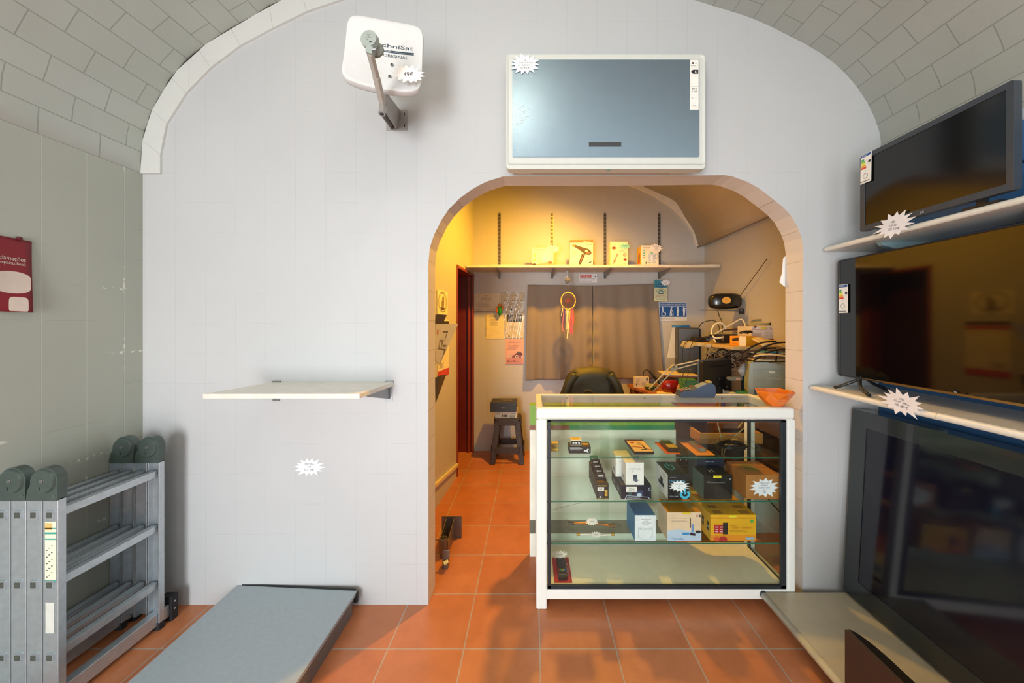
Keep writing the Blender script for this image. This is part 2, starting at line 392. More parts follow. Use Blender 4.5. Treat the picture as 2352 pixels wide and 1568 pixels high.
m_main = painted('painted_tile_shop_side', 'xz', '#c0c1c1', .1503, .9258, 2.755, -.07, -.08)
m_left = painted('painted_tile_left', 'yz', '#a9ada1', .150, 1.477, 1.414, .16, -.10, chips=.56, vm=(.1, .2), var=.05, bump=.5)
m_jamb = tiles('painted_tile_jamb', 'yz', '#d6d0ca', '#d3ccc5', '#b3aaa0', .15, .15, 1.85, 1.414, .0016, .5, .3, var=.04)
m_back = painted('painted_tile_back_room', 'xz', '#bfbcb8', .143, (1089-1222)/858*YE, 1.084, .15, .15, vm=(.3, .45), hm=(.36, .48), bump=.6)
m_bside = painted('painted_tile_back_side', 'yz', '#c1bcb3', .15, 3.41, 1.084, .08, .18, vm=(.4, .6), hm=(.25, .35), bump=.6)
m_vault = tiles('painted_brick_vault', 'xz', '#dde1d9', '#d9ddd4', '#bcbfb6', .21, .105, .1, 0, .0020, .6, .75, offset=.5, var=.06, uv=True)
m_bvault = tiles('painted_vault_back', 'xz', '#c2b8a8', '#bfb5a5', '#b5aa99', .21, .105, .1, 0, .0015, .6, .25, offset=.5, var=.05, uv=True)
m_ring = tiles('painted_ring_tile', 'xz', '#d2d3ce', '#cfd0cb', '#bcbdb8', .6, .6, .1, .3, .001, .5, .3, var=.03)
m_trimring = M('#c8c3bb', .55, 0, .04, .2)
m_rear = M('#b9b9b3', .7, 0, .06, .2)

def floor_mat():
    m = tiles('terracotta_floor_tile', 'xy', '#bf7a50', '#b97148', '#b09a88', .327, .327, .0337, 1.608, .0038, .33, .35, var=.08, big=4)
    nt = m.node_tree; b = nt.nodes['Principled BSDF']
    src = b.inputs['Base Color'].links[0].from_socket
    geo = [n for n in nt.nodes if n.type == 'NEW_GEOMETRY'][0]
    n = nt.nodes.new('ShaderNodeTexNoise'); n.inputs['Scale'].default_value = 11; n.inputs['Detail'].default_value = 8; n.inputs['Roughness'].default_value = .7
    nt.links.new(geo.outputs['Position'], n.inputs['Vector'])
    r = nt.nodes.new('ShaderNodeValToRGB'); r.color_ramp.elements[0].position = .35; r.color_ramp.elements[0].color = (.91,.87,.84,1)
    r.color_ramp.elements[1].position = .68; r.color_ramp.elements[1].color = (1.06,1.05,1.03,1)
    nt.links.new(n.outputs['Fac'], r.inputs[0])
    mm = nt.nodes.new('ShaderNodeVectorMath'); mm.operation = 'MULTIPLY'
    nt.links.new(src, mm.inputs[0]); nt.links.new(r.outputs[0], mm.inputs[1]); nt.links.new(mm.outputs[0], b.inputs['Base Color'])
    return m
b = B(); b.span((-2.3, -2.5, -.06), (2.2, 4.3, 0), floor_mat()); struct(b.build('floor'))

# arched wall between shop and back room
b = B(); outer = [(XL-.12, 0), (XL-.12, VAULT[0][1]+.02)] + [(x+(-.03 if x < 0 else .03), z+.03) for x, z in VAULT] + [(XR+.2, VAULT[-1][1]+.02), (XR+.2, 0)]
b.slab(outer + OPEN[::-1], YW, YB, m_main, m_jamb)
struct(b.build('wall_middle'))
# left and right walls of the shop
zs = VAULT[0][1]
b = B(); b.span((XL-.1, -2.4, 0), (XL, YW, zs+.02), m_left); struct(b.build('wall_left'))
m_right = painted('painted_tile_right', 'yz', '#a8b1b4', .150, 1.477, 1.414, .1, -.08)
b = B(); b.span((XR, -2.4, 0), (XR+.1, YW, zs+.02), m_right); struct(b.build('wall_right'))
# wall behind the camera with a glazed door and a window
b = B(); DX0, DX1, WX0, WX1, WZ0, WZ1 = -1.6, -.5, .05, 1.45, .9, 2.2
for a, c in (((XL-.1, 0), (DX0, 3.2)), ((DX0, 2.25), (DX1, 3.2)), ((DX1, 0), (WX0, 3.2)), ((WX0, 0), (WX1, WZ0)), ((WX0, WZ1), (WX1, 3.2)), ((WX1, 0), (XR+.1, 3.2))):
    b.span((a[0], -2.4, a[1]), (c[0], -2.2, c[1]), m_rear)
struct(b.build('wall_rear'))
DW = M('#4a2a18', .45)
b = B()
for x in (DX0+.04, DX1-.04): b.span((x-.04, -2.34, 0), (x+.04, -2.26, 2.25), DW)
b.span((DX0, -2.34, 2.17), (DX1, -2.26, 2.25), DW); b.span((DX0, -2.34, 0), (DX1, -2.26, .12), DW); b.span((DX0, -2.33, 1.0), (DX1, -2.27, 1.06), DW)
d1 = struct(b.build('door_1'))
b = B()
for x in (WX0+.03, (WX0+WX1)/2, WX1-.03): b.span((x-.03, -2.34, WZ0), (x+.03, -2.26, WZ1), DW)
b.span((WX0, -2.34, WZ0), (WX1, -2.26, WZ0+.06), DW); b.span((WX0, -2.34, WZ1-.06), (WX1, -2.26, WZ1), DW)
struct(b.build('window_1'))

# vault of the shop, laid in painted bricks
def vault(name, prof, y0, y1, mat, ny):
    b = B(); L = [0]
    for p, q in zip(prof, prof[1:]): L.append(L[-1]+math.dist(p, q))
    vs = []; uv = []
    for k in range(ny+1):
        y = y0+(y1-y0)*k/ny
        for (x, z), l in zip(prof, L): vs.append((x, y, z)); uv.append((y, l))
    n = len(prof); fs = [(k*n+i, k*n+i+1, (k+1)*n+i+1, (k+1)*n+i) for k in range(ny) for i in range(n-1)]
    b.add(vs, fs, mat); o = b.build(name, smooth=True, uv=uv)
    q = o.modifiers.new('solid', 'SOLIDIFY'); q.thickness = .08; q.offset = 1
    return struct(o)
def dens(prof, k=3):
    q = [prof[0]]+list(prof)+[prof[-1]]; out = []
    for i in range(1, len(q)-2):
        a, b_, c, d = (Vector(p) for p in q[i-1:i+3])
        for j in range(k):
            t = j/k; out.append(tuple(.5*((2*b_)+(c-a)*t+(2*a-5*b_+4*c-d)*t*t+(3*b_-a-3*c+d)*t**3)))
    return out+[tuple(prof[-1])]
vault('ceiling', dens(VAULT, 2), -2.35, YW, m_vault, 2)
# raised ring of tiles on the left half of the vault
RI = [(373,400),(373,357),(387,287),(432,216),(488,158),(555,108),(630,68),(707,30),(795,0),(900,-22),(1040,-36),(1180,-40)]
b = B(); ring = [wp(*p) for p in VL] + [wp(*p) for p in RI][::-1]
b.slab(ring, YW-.012, YW+.005, m_ring); struct(b.build('trim_1', bevel=.002))
# joints of the ring tiles
b = B()
for (a, c), (e, f) in zip([(333,325),(355,255),(399,183),(462,120),(535,70),(623,20),(697,-12)], [(373,357),(387,287),(432,216),(488,158),(555,108),(630,68),(707,30)]):
    p = wp(a, c); q = wp(e, f); b.bar((p[0], YW-.0122, p[1]), (q[0], YW-.0122, q[1]), .0012, .0008, M('#a9aaa4'), up=(0,1,0))
struct(b.build('trim_2'))

# ---- back room
SB = YE/858
def bp(px, py): return ((px-1222)*SB, 1.4-(py-743)*SB)
BV = [(1560,452),(1520,432),(1480,414),(1430,397),(1360,380),(1280,369),(1200,366),(1050,372),(960,384)]
BVO = [bp(1618,565), bp(1606,525), bp(1585,492)] + [bp(*p) for p in BV]
b = B(); b.span((-.95, YE, 0), (2.05, YE+.1, 3.4), m_back); struct(b.build('wall_back'))
XBR = 1.897
b = B(); b.span((XBR, YB, 0), (XBR+.1, YE, BVO[0][1]+.02), m_bside); struct(b.build('wall_back_right'))
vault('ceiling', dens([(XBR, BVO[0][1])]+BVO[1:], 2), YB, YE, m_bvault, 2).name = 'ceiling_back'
RB = [(1598,566),(1590,533),(1570,505),(1541,478),(1500,450),(1460,432),(1430,423),(1360,408),(1280,398),(1200,394)]
b = B(); rr = [bp(1618,565), bp(1606,525), bp(1585,492)] + [bp(*p) for p in BV[:7]] + [bp(*p) for p in RB][::-1]
b.slab(rr, YE-.03, YE, M('#e8e2d8', .55, 0, .04, .2)); struct(b.build('trim_3', bevel=.002))
def xl(y): return -.69+(y-3.41)*.0686
b = B()
def lw(y0, y1, z0, z1): b.hexa([(xl(y0)-.2, y0, z0), (xl(y0), y0, z0), (xl(y1), y1, z0), (xl(y1)-.2, y1, z0), (xl(y0)-.2, y0, z1), (xl(y0), y0, z1), (xl(y1), y1, z1), (xl(y1)-.2, y1, z1)], m_bside)
lw(YB, 3.41, 0, 3.3); lw(3.41, YE, 1.94, 3.3)
struct(b.build('wall_back_left', weld=False))
# dark red wooden door in its deep frame
RW = M('#6a1f0b', .35, 0, .18, .1, 6); RW2 = M('#8a3412', .4, 0, .15, .1, 6); RWD = M('#3a1006', .4, 0, .1)
b = B(); e = .012
b.hexa([(xl(3.41)-.2, 3.41, 0), (xl(3.41)+e, 3.41, 0), (xl(3.43)+e, 3.435, 0), (xl(3.43)-.2, 3.435, 0), (xl(3.41)-.2, 3.41, 1.94), (xl(3.41)+e, 3.41, 1.94), (xl(3.43)+e, 3.435, 1.94), (xl(3.43)-.2, 3.435, 1.94)], RW2)
b.hexa([(xl(3.43)-.2, 3.435, 1.912), (xl(3.43)+e, 3.435, 1.912), (xl(4.1)+e, 4.1, 1.912), (xl(4.1)-.2, 4.1, 1.912), (xl(3.43)-.2, 3.435, 1.94), (xl(3.43)+e, 3.435, 1.94), (xl(4.1)+e, 4.1, 1.94), (xl(4.1)-.2, 4.1, 1.94)], RW2)
b.span((xl(4.1)-.2, 4.07, 0), (xl(4.1)+.006, 4.108, 1.912), RW)
b.span((xl(4.1)-.052, 4.045, 0), (xl(4.1)-.035, 4.072, 1.912), RW2)
b.span((xl(4.1)-.012, 4.055, 0), (xl(4.1)+.008, 4.072, 1.912), RW2)
dr = struct(b.build('door_2', bevel=.003))
b = B(); b.hexa([(xl(3.41)-.24, 3.41, 0), (xl(3.41)-.2, 3.41, 0), (xl(4.1)-.2, 4.1, 0), (xl(4.1)-.24, 4.1, 0), (xl(3.41)-.24, 3.41, 1.95), (xl(3.41)-.2, 3.41, 1.95), (xl(4.1)-.2, 4.1, 1.95), (xl(4.1)-.24, 4.1, 1.95)], RWD)
b.build('door_leaf', dr)
# cream cable duct along the left wall, above a strip of skirting
b = B(); C = M('#d9c9a0', .5)
def duct(y, z): return (xl(y)+.012, y, z)
b.bar(duct(2.0, .30), duct(3.40, .115), .022, .03, C); struct(b.build('trim_4', bevel=.003))
# ================================================================== THE SHOP
# ---- folded aluminium ladder
lad = thing('folding_ladder', 'folded aluminium multi-hinge ladder standing on the floor against the left wall', 'ladder', (-1.70, 1.34, 0))
PL = M('#4e5a55', .3, .25, .1, .05, 30); RUB = M('#1c1e20', .7)
Wd, Dp, T = .0545, .388, .024      # section pitch, ladder width, stile thickness
for i in range(4):
    x1 = -i*(Wd+.003); x0 = x1-Wd
    for far in (0, 1):
        y0 = far*(Dp-T); ztop = .772; zb = .03 if i in (0, 3) else .06
        st = B()
        # a C-shaped extrusion: web on the outside with two lips
        yo = y0 if not far else y0+T-.004
        st.span((x0+.003, yo, zb), (x1-.003, yo+.004, ztop), ALU)
        for xx in (x0, x1-.006): st.span((xx, y0, zb), (xx+.006, y0+T, ztop), ALU)
        so = st.build('stile', lad, bevel=.0015)
        if not far:
            for z in (.204, .464, .714):
                rv = B(); rv.slab(rrect(x0+.012, z-.016, x1-.012, z+.016, .004), -.004, .001, ALU); rv.span((x0+.018, -.005, z-.010), (x1-.018, -.0038, z+.010), M('#4a4d46', .6))
                rv.build('rung_socket', so)
        if i == 0 and not far:
            lb = B(); lb.rect(x0+.008, .475, x1-.006, .69, M('#e4e2c6', .6), -.0006)
            for a, c in ((.475, .482), (.645, .652), (.625, .630), (.665,.668)): lb.rect(x0+.008, a, x1-.006, c, M('#3f9c8c', .6), -.0009)
            for k in range(15): lb.rect(x0+.012+(k % 3)*.009, .49+k*.008, x0+.018+(k % 3)*.009, .493+k*.008, INK, -.0009)
            lb.rect(x0+.008, .66, x1-.02, .685, M('#d6b56a', .6), -.0009)
            lb.rect(x0+.010, .29, x1-.014, .40, M('#cfd0c6', .7), -.0006)
            lb.build('sticker', so)['label'] = 'cream instruction sticker'
    for z in (.204, .464, .714):
        rg = B(); rg.span((x0+.013, T-.002, z-.0145), (x1-.013, Dp-T+.002, z+.0145), ALU)
        for q in (-.008, 0, .008): rg.span((x0+.013, T, z+.0145), (x0+.0165, Dp-T, z+.016), ALU); rg.span(((x0+x1)/2+q-.001, T, z+.0145), ((x0+x1)/2+q+.001, Dp-T, z+.0158), ALU)
        rg.build('rung', lad, bevel=.0012)
    if i in (0, 3):
        cb = B(); cb.span((x0+.01, -.05, .022), (x1-.008, Dp+.045, .078), ALU); bar = cb.build('stabiliser_bar', lad, bevel=.002)
        for yy in ((-.07, -.045), (Dp+.030, Dp+.062)):
            ft = B(); ft.span((x0+.004, yy[0], .0), (x1+.004, yy[1], .115 if i == 0 else .07), RUB)
            ft.cyl((x1+.004, (yy[0]+yy[1])/2, .085), (x1+.0055, (yy[0]+yy[1])/2, .085), .004, .004, ALU, 10); ft.cyl((x1+.004, (yy[0]+yy[1])/2, .05), (x1+.0055, (yy[0]+yy[1])/2, .05), .004, .004, ALU, 10)
            ft.build('end_cap', bar, bevel=.003)
        for yy in (0, Dp-T):
            f2 = B(); f2.span((x0-.001, yy-.002, 0), (x1+.001, yy+T+.002, .035), RUB)
            f2.build('rubber_foot', lad, bevel=.003)
for pr in (0, 1):
    xa = -pr*2*(Wd+.003); xb = xa-2*Wd-.003; xm = (xa+xb)/2
    for far in (0, 1):
        y0 = far*(Dp-T)
        hp = [(xa, .765), (xa, .800)] + [(xm+.012+.046*math.cos(t), .838+.047*math.sin(t)) for t in [PI*k/14 for k in range(0, 15)]] + [(xb+.004, .800), (xb, .765)]
        h = B(); h.slab(hp, y0-.003, y0+T+.003, PL); ho = h.build('hinge', lad, bevel=.002)
        d = B(); cx = xm+.008
        d.cyl((cx, y0-.010, .836), (cx, y0-.003, .836), .040, .044, PL, 32); d.cyl((cx, y0-.013, .838), (cx, y0-.010, .838), .007, .008, STEEL, 14)
        d.span((cx-.006, y0-.011, .806), (cx-.003, y0-.0098, .818), BLACK)
        d.cyl((cx, y0+T+.003, .836), (cx, y0+T+.010, .836), .044, .040, PL, 32)
        d.build('hinge_disc', ho, bevel=.0015)
        for xx, zz in ((xa-.010, .785), (xb+.010, .785)): s2 = B(); s2.cyl((xx, y0-.006, zz), (xx, y0-.003, zz), .003, .003, STEEL, 8); s2.build('screw', ho)

# ---- grey platform on the floor
t = thing('low_platform', 'long grey laminated board box lying on the tiled floor beside the ladder', 'platform', (-1.16, 1.4, 0))
def pf(px, py, z): Y = 858*(1.4-z)/(py-743); return ((px-1222)/858*Y+1.16, Y-1.4)
GB = M('#a2adb3', .38, 0, .05, .05, 60); GS = M('#6f6a66', .5)
a = pf(545, 1343, .098); c = pf(820, 1356, .098); d_ = (PX(820, 1.822)+1.16-.004, -.55); e_ = (a[0], -.55)
b = B(); b.hexa([(e_[0], e_[1], .082), (d_[0], d_[1], .082), (c[0], c[1], .082), (a[0], a[1], .082), (e_[0], e_[1], .098), (d_[0], d_[1], .098), (c[0], c[1], .098), (a[0], a[1], .098)], GB)
b.build('top_board', t, bevel=.0015)
b = B(); b.span((d_[0]-.022, d_[1]+.01, 0), (d_[0]-.006, c[1]-.03, .082), GS); b.span((e_[0]+.01, e_[1]+.01, 0), (e_[0]+.026, a[1]-.01, .082), GS)
b.span((e_[0]+.026, e_[1]+.02, 0), (d_[0]-.022, e_[1]+.036, .082), GS); b.build('side_board', t)
b = B(); b.span((c[0]-.012, c[1]-.012, .045), (c[0]+.006, c[1]+.004, .092), RUB); b.build('corner_block', t, bevel=.002)
b = B(); b.hexa([(a[0]+.01, a[1]+.001, .085), (c[0]-.01, c[1]+.001, .085), (c[0]-.01, c[1]+.008, .085), (a[0]+.01, a[1]+.008, .085), (a[0]+.01, a[1]+.001, .1015), (c[0]-.01, c[1]+.001, .1015), (c[0]-.01, c[1]+.008, .1015), (a[0]+.01, a[1]+.008, .1015)], RUB); b.build('edge_strip', t)

# ---- shelf on the wall left of the arch
t = thing('wall_shelf', 'small white laminated shelf fixed to the wall left of the arch', 'shelf', (-1.0, YW, 1.10))
SH = M('#d5d2c8', .35); SHE = M('#d9d5c9', .4)
q = [(-1.360+1, 1.545-YW), (-.713+1, 1.545-YW), (-.688+1, -.002), (-1.285+1, -.002)]
b = B(); b.hexa([(x, y, -.010) for x, y in q]+[(x, y, .010) for x, y in q], M('#ece7da', .3)); b.build('board', t, bevel=.002)
b = B(); b.span((q[0][0], q[0][1]-.0012, -.0098), (q[1][0], q[0][1], .0098), SHE); b.build('edge_band', t)
for x, dx in ((-.700+1, .0), (-1.26+1, .0)):
    b = B(); b.hexa([(x-.014, -.24, -.018), (x-.011, -.24, -.018), (x-.006, -.003, -.075), (x-.010, -.003, -.075), (x-.014, -.26, -.011), (x-.011, -.26, -.011), (x-.006, -.003, -.011), (x-.010, -.003, -.011)], STEEL)
    b.span((x-.030, -.006, -.085), (x+.004, -.002, -.011), STEEL); b.span((x-.030, -.010, .0105), (x+.010, -.001, .015), STEEL)
    b.build('bracket', t)

# ---- price star on the wall
star('price_star', Matrix.Translation((PX(711, YW), YW-.0022, PZ(1072, YW))) @ Ry(.03), .158, .098, ['ANTENA', 'TDT', 'SÓ 20€'], 5, '#f0f2f3',
     label='white paper price star alone on the wall below the small shelf', group=None, sizes=[.008, .007, .011])

# ---- satellite dish
CO = [P_ for P_ in (PP(798, 28, 1.44), PP(973, 60, 1.52), PP(967, 209, 1.50), PP(780, 176, 1.43))]   # TL TR BR BL
cen = sum(CO, Vector())/4
t = thing('satellite_dish', 'square white satellite dish on a steel arm high on the wall', 'satellite dish', cen)
TL, TR, BR, BL = (p-cen for p in CO)
U = ((TR-TL)+(BR-BL))/4; V = ((TL-BL)+(TR-BR))/4; Nn = U.cross(V).normalized()
if Nn.y > 0: Nn = -Nn
def sq(u, v):     # unit square to bilinear rim quad with bowed edges
    k = 1
    p = TL*((1-u)*(1+v)/4)+TR*((1+u)*(1+v)/4)+BR*((1+u)*(1-v)/4)+BL*((1-u)*(1-v)/4)
    return p
def dishp(a, r, off=0):
    ca, sa = math.cos(a), math.sin(a); n = 8
    rr = (abs(ca)**n+abs(sa)**n)**(-1/n); u, v = ca*rr*r, sa*rr*r
    bow = 1+.075*(1-min(1, (u/r)**2 if r else 0))*(1 if abs(v) >= abs(u) else .3)
    return sq(u, v*bow)-Nn*(.030*(1-min(1, u*u*.5+v*v*.5)**1.0)+off)
DW2 = M('#d6d6d5', .3, 0, .02)
b = B(); b.grid(lambda i, j: dishp(2*PI*i, j*.985), 96, 12, DW2, True); b.grid(lambda i, j: dishp(2*PI*i, .985+.03*j, .014*j*j), 96, 4, DW2, True)
b.grid(lambda i, j: dishp(2*PI*i, 1.015-.02*j, .014+.022*j), 96, 3, DW2, True); b.grid(lambda i, j: dishp(2*PI*i, .995*(1-j), .036-.005*j), 96, 6, DW2, True)
b.build('reflector', t, smooth=True, weld=True)
def ondish(u, v): return sq(u, v)-Nn*(.030*(1-min(1, (u*u+v*v)*.5))-.0012)
b = B(); NB = M('#1f3a4c', .5, var=0)
b.text('TechniSat', .16, .36, .115, NB, 1.16, fn=ondish, rot=.0)
for v0, v1 in ((.19, .225), (.155, .18)): b.grid(lambda i, j: ondish(-.44+1.2*i, v0+(v1-v0)*j), 12, 1, NB)
b.text('DIGITAL', .05, .205, .04, M('#e8e8e6', .5), .2, fn=lambda u, v: ondish(u, v)+Nn*.0006)
b.text('ORIGINAL', .28, .06, .085, NB, .66, fn=ondish); b.build('lettering', t)
for u, v in ((.20, -.22), (.17, -.62)):
    b = B(); p = ondish(u, v); b.cyl(p, p+Nn*.004, .007, .006, STEEL, 14); b.cyl(p+Nn*.004, p+Nn*.006, .003, .003, BLACK, 8); b.build('bolt', t)
ar = B(); A0 = PP(878, 236, 1.47)-cen; A1 = PP(864, 175, 1.36)-cen; A2 = PP(850, 122, 1.27)-cen; GA = M('#b9b0a6', .4, .3)
for p, q_, w0 in ((A0, A1, .026), (A1, A2, .023)): ar.bar(p, q_, w0, .016, GA, up=(0, 1, 0))
ao = ar.build('feed_arm', t, bevel=.003)
b = B(); L0 = PP(846, 87, 1.255)-cen; dd = Vector((.10, 1, -.06)).normalized(); GL = M('#9aa39c', .35)
b.cyl(L0, L0+dd*.018, .0285, .0295, GL, 32); b.cyl(L0+dd*.018, L0+dd*.03, .0295, .022, GL, 32); b.cyl(L0+dd*.03, L0+dd*.05, .018, .026, GL, 32); b.cyl(L0+dd*.05, L0+dd*.058, .027, .026, M('#7d8270', .4), 32)
b.bar(L0+dd*.01+Vector((.004, 0, -.024)), A2+Vector((0, 0, -.004)), .024, .022, GL, up=(0, 1, 0))
b.cyl(A2+Vector((.010, -.012, .004)), A2+Vector((.026, -.012, .004)), .005, .005, STEEL, 10)
ln = b.build('receiver_head', t, bevel=.001)
b = B(); b.T = Matrix.Translation(L0-dd*.0006) @ Rz(-.1) @ Rx(-.06); b.text('UNIVERSAL', 0, .011, .0022, INK); b.text('LNB', 0, .006, .0022, INK); b.text('10.7 - 12.75 GHz', 0, .001, .002, INK); b.text('SN 001', -.004, -.006, .002, INK); b.rect(.004, -.017, .012, -.012, INK); b.build('printing', ln)
b = B(); P0 = PP(877, 262, 1.50)-cen; P1 = PP(883, 210, 1.53)-cen; GM = M('#a8a4a0', .45, .4)
b.cyl(P0, P1, .0135, .0135, GM, 24); b.cyl(P0-Vector((0,0,.002)), P0, .008, .008, BLACK, 16)
for sx in (-.013, .014):
    a1, a2, a3, a4 = P1+Vector((sx,0,-.012)), P0+Vector((sx,0,.006)), PP(904, 297, YW-.004)-cen, PP(912, 254, YW-.004)-cen
    for q0 in (a3, a4): q0.x += sx
    b.hexa([a2+Vector((0,0,0)), a2+Vector((.002,0,0)), a3+Vector((.002,0,0)), a3, a1, a1+Vector((.002,0,0)), a4+Vector((.002,0,0)), a4], GM)
b.build('mast', t)
b = B(); w0 = PP(887, 252, YW-.003)-cen; w1 = PP(936, 299, YW-.003)-cen; b.span((w0.x, w0.y-.001, w1.z), (w1.x, w0.y+.003, w0.z), GM)
for z in (w0.z-.022, w1.z+.022): b.span((w1.x-.016, w0.y-.0016, z-.007), (w1.x-.012, w0.y-.0008, z+.007), BLACK)
b.build('wall_plate', t)
star('price_tag', Matrix.Translation(PP(938, 170, 1.462)-cen) @ Rz(.05) @ Ry(.1), .140, .080, ['49€'], 9, '#efe8e2', parent=t, sizes=[.017], tilt=.12)

# ---- air conditioner
AX0, AX1, AZ0, AZ1, AY = PX(1163, 1.74), PX(1620, 1.74), PZ(388, 1.74), PZ(125, 1.74), 1.74
acx = (AX0+AX1)/2
t = thing('air_conditioner', 'wide wall air conditioner with blue-silver mirrored front above the arch', 'air conditioner', (acx, AY, AZ0))
w2 = (AX1-AX0)/2; hh = AZ1-AZ0; AW = M('#cfd1ca', .3, 0, .02)
b = B(); b.slab(rrect(-w2, 0, w2, hh, .018), 0, .05, AW)
b.hexa([(-w2+.012, .012, .002), (w2-.012, .012, .002), (w2-.05, YW-AY-.001, .020), (-w2+.03, YW-AY-.001, .020), (-w2+.012, .012, hh-.002), (w2-.012, .012, hh-.002), (w2-.05, YW-AY-.001, hh-.0), (-w2+.03, YW-AY-.001, hh)], AW)
b.build('housing', t, bevel=.004)
b = B(); fr = rrect(-w2+.004, .020, w2-.004, hh-.006, .014); inn = rrect(-w2+.022, .036, w2-.022, hh-.016, .008)
n = len(fr); b.add([(x, -.004, z) for x, z in fr]+[(x, .004, z) for x, z in inn]+[(x, .002, z) for x, z in fr], [(i, (i+1) % n, n+(i+1) % n, n+i) for i in range(n)]+[(i, (i+1) % n, 2*n+(i+1) % n, 2*n+i) for i in range(n)], AW); b.build('front_frame', t, smooth=False)
MIR = M('#97adbf', .36, .95, .02)
b = B(); mx0, mx1, mz0, mz1 = PX(1177, AY)-acx, PX(1605, AY)-acx, PZ(361, AY)-AZ0, PZ(139, AY)-AZ0
b.slab(rrect(mx0, mz0, mx1, mz1, .006), -.006, .004, MIR); mp_ = b.build('mirrored_panel', t, bevel=.0015); mp_['label'] = 'glossy blue-silver panel'
b = B(); b.slab(rrect(PX(1352, AY)-acx, PZ(338, AY)-AZ0, PX(1426, AY)-acx, PZ(328, AY)-AZ0, .001), -.0075, -.005, M('#3c3f40', .2)); b.text('ART COOL', PX(1389, AY)-acx, PZ(319, AY)-AZ0, .005, M('#8d9dac', .4, .5), None, -.0065)
b.build('display_slot', mp_)
b = B(); rd = random.Random(3)
for k in range(70):   # flakes of torn protective film at the left of the panel
    u = rd.random()**1.6*.13; v = rd.uniform(.02, .98); s_ = rd.uniform(.001, .003)
    b.box((mx0+.006+u, -.0066, mz0+v*(mz1-mz0)), (s_*rd.uniform(1, 2.4), .0006, s_), M('#dcdcd0', .4), Ry(.4))
for k in range(6): b.bar((mx0+.02+(k*.013)%.03, -.0066, mz0+.15+k*.014), (mx0+.05+(k*.017)%.04, -.0066, mz0+.158+k*.016), .0006, .0010, M('#dcdcd0', .4))
b.build('film_flakes', mp_)['kind'] = 'stuff'
b = B(); lx0, lx1, lz0, lz1 = PX(1583, AY)-acx, PX(1603, AY)-acx, PZ(254, AY)-AZ0, PZ(140, AY)-AZ0
b.T = Matrix.Translation((lx0, -.0072, lz0)); b.span((0, -.0002, 0), (lx1-lx0, .0006, lz1-lz0), PAPER)
prints(b, [('e', .35, .935, .13, .018, '#2b5d4a'), ('t', .68, .935, 'LG', .022, '#23252e'), ('l', .1, .89, .9, .006, .014, 2, '#5a5c60'), ('p', [(.12,.76),(.35,.80),(.95,.80),(.95,.72),(.35,.72)], '#1c1e22'), ('t', .66, .76, 'B', .045, '#f2f2f2'), ('r', .02,.465,.98,.468,'#8b8b8b'), ('t', .5, .42, '875', .026, '#3a3c42', .55), ('t', .5, .365, '5.28', .026, '#3a3c42', .65), ('r', .02,.29,.98,.293,'#8b8b8b'), ('r', .1,.23,.9,.232,'#8b8b8b'), ('t', .3,.23,'(', .03,'#3a3c42'), ('t', .5, .13, 'kW', .015, '#3a3c42'), ('l', .3,.08,.7,.006,.02,1,'#5a5c60'), ('r', .02,.05,.98,.053,'#8b8b8b')], lx1-lx0, lz1-lz0, 0)
b.build('energy_label', t)['label'] = 'white energy label with a B arrow'
b = B(); vx0, vx1 = PX(1222, 1.8)-acx, PX(1540, 1.8)-acx
b.span((vx0, .028, .0030), (vx1, .066, .0075), M('#b4ab9c', .5)); b.span((vx0+.004, .034, .0005), (vx1-.05, .040, .006), M('#d8d2c4', .4)); b.span((vx0+.004, .052, .003), (vx1-.06, .058, .009), M('#d8d2c4', .4)); b.build('air_outlet', t)
b = B(); tx = PX(1400, AY)-acx
b.T = Matrix.Translation((tx, .012, .0015)) @ Rx(.1); b.hexa([(-.012,-.003,-.002),(.008,-.003,-.002),(-.004,.05,-.002),(-.020,.05,-.002),(-.012,-.003,-.0005),(.008,-.003,-.0005),(-.004,.05,-.0005),(-.020,.05,-.0005)], M('#3fa394', .5)); b.span((-.022,.026,-.003),(-.006,.046,-.002), M('#b8bc4a', .5)); b.build('packing_tape', t)['label'] = 'teal and yellow packing tape'
star('price_tag', Matrix.Translation((PX(1206, AY)-acx, -.0105, PZ(151, AY)-AZ0)), .152, .102, ['AR', 'CONDICIONADO', 'LG 18000 BTU S', 'SÓ 450 €'], 4, '#f6f6f4', parent=t, sizes=[.006, .0065, .0065, .0075])
# torn cardboard behind the top edge
b = B(); b.slab([(AX0+.02, AZ1+.10-.075), (AX0+.25, AZ1+.031), (AX0+.5, AZ1+.026), (AX1-.10, AZ1+.040), (AX1+.03, AZ1+.036), (AX1+.015, AZ1+.005), (AX0, AZ1+.005)], YW-.012, YW-.003, M('#a9744a', .8)); tag(b.build('cardboard_strip'), 'torn strip of brown cardboard behind the top of the air conditioner', 'cardboard')

